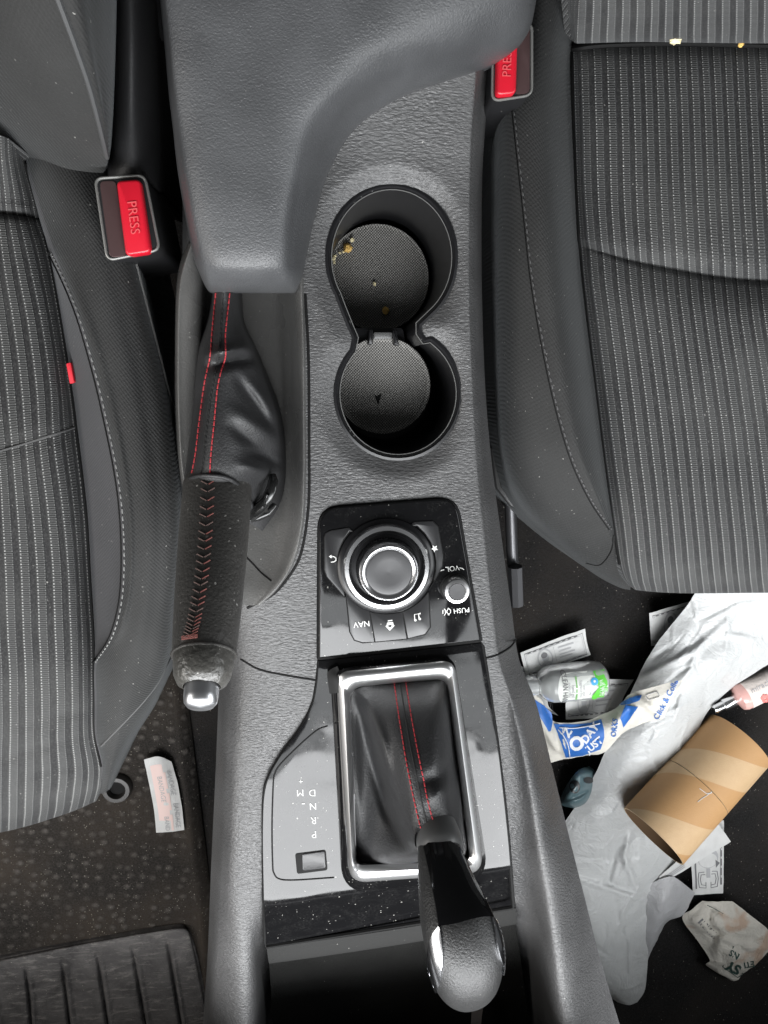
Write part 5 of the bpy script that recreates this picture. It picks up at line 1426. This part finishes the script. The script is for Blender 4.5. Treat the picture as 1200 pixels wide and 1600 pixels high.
pxtext(m_, 'NS', 1147, 1491, 9, bv_, rot=150, mi=2, lift=.0008, bold=.04)
pxtext(m_, 'ETI', 1170, 1506, 9, bv_, rot=190, mi=2, lift=.0008, bold=.03)
m_.tube([hit(x, y, bv_, .0006, FL)[0] for x, y in [(1105, 1414), (1118, 1420), (1130, 1427)]], .0004, 5, 2)
tag(m_.build('paper_wrapper', [M['paperbag'], M['ink'], M['teal']], ang=120), 'crumpled white paper wrapper with barcode and dark green SY lettering', 'paper wrapper')

# plaster sachet on the driver's mat
s = Sheet([[(225, 1187, FL+.014), (247, 1182, FL+.018), (268, 1190, FL+.012)], [(233, 1225, FL+.012), (254, 1222, FL+.017), (277, 1222, FL+.012)], [(240, 1262, FL+.012), (261, 1262, FL+.016), (284, 1260, FL+.012)], [(244, 1301, FL+.011), (265, 1300, FL+.012), (288, 1297, FL+.011)]], 8, 8, .0008, 60, 41)
m_ = MB(); s.mesh(m_, 0, .0012)
s.quad(m_, .16, .10, .58, .84, 2, 8, .0003)
for t, u, v in (('BANDAGE', .78, .34), ('BANDAGE', .80, .78), ('BANDAGE', .42, .42), ('BAND', .44, .88)):
    s.text(m_, t, u, v, .16*.9, .058, 1, 0) if False else m_.text(t, (lambda u, v: (lambda x, y: s.at(u+y*.17, v+x*.052, .0006)))(u, v), 1)
for k in range(3): s.quad(m_, .58, .2+.28*k, .66, .42+.28*k, 3, 4, .0005)
tag(m_.build('plaster_sachet', [M['paper'], M['lightink'], M['pinkprint'], M['pinkprint']], ang=60), 'white and pink bandage sachet lying on the worn carpet mat', 'sachet')

# ================================================================== CRUMBS
def crumb(px_, py_, z, r, mat, label, group):
    m_ = MB(); c_ = U(px_, py_, z); n_ = 8
    W_ = []
    for i in range(1, 6):
        a_ = math.pi*i/6; W_.append([c_+Vector((math.sin(a_)*math.cos(2*math.pi*q/n_), math.sin(a_)*math.sin(2*math.pi*q/n_), math.cos(a_)*.7+.6))*r*(1+.45*noise.noise(Vector((px_+q*.9, py_+i*1.3, 3)))) for q in range(n_)])
    m_.grid(W_, closed=True, flip=True); m_.add(W_[0], [list(range(n_))]); m_.add(W_[-1], [list(range(n_))[::-1]])
    return tag(m_.build('crumb', mat, ang=50), label, 'crumb', group)
crumb(543, 388, -.0845, .0036, M['gold'], 'largest orange crumb at the rim of the rear cup mat', 'food crumbs')
crumb(602, 486, -.0845, .0030, M['gold'], 'orange crumb at the bridge end of the rear cup mat', 'food crumbs')
crumb(585, 444, -.0845, .0016, M['palecrumb'], 'pale crumb in the middle of the rear cup mat', 'food crumbs')
for x, y, r in ((550, 375, .0018), (537, 393, .0013), (531, 395, .0012), (521, 404, .0018), (524, 400, .0012), (522, 410, .0011)):
    crumb(x, y, -.084, r, M['palecrumb'], 'tiny pale crumb in the cluster at the rear cup mat rim', 'tiny crumbs in the cup holder')
h_ = hit(1053, 61, pins_bv)[0]
crumb(1052, 62, -.026, .0042, M['palecrumb'], 'yellow crumb in the fold below the striped backrest', 'food crumbs')
crumb(1156, 71, -.040, .0020, M['gold'], 'orange crumb in the seat fold near the photo edge', 'food crumbs')

# ================================================================== DASHBOARD (shades the footwells)
mb = MB()
prof = [(-.735, .05), (-.705, .095), (-.705, .17), (-.735, .222), (-.80, .262), (-1.0, .31), (-1.2, .30), (-1.2, -.35), (-.95, -.35), (-.80, -.10)]
xs = [-1.0, -.5, 0, .5, 1.0]
W = [[Vector((x, y, z)) for x in xs] for y, z in prof+[prof[0]]]
mb.grid(W); 
for x in (-1.0, 1.0): mb.add([Vector((x, y, z)) for y, z in prof], [list(range(len(prof)))])
st = [(-.66, -.02), (-.545, .0), (-.525, .04), (-.535, .075), (-.64, .09)]  # unseen centre-stack slab, added and shaped to shade the console front
W = [[Vector((x, y+abs(x-.02)*.10, z)) for x in (-.17, -.08, .02, .12, .21)] for y, z in st]
mb.grid(W)
struct(mb.build('dashboard', M['dash'], None, 40))
for o in list(bpy.data.objects):
    if '_o' in o: del o['_o']
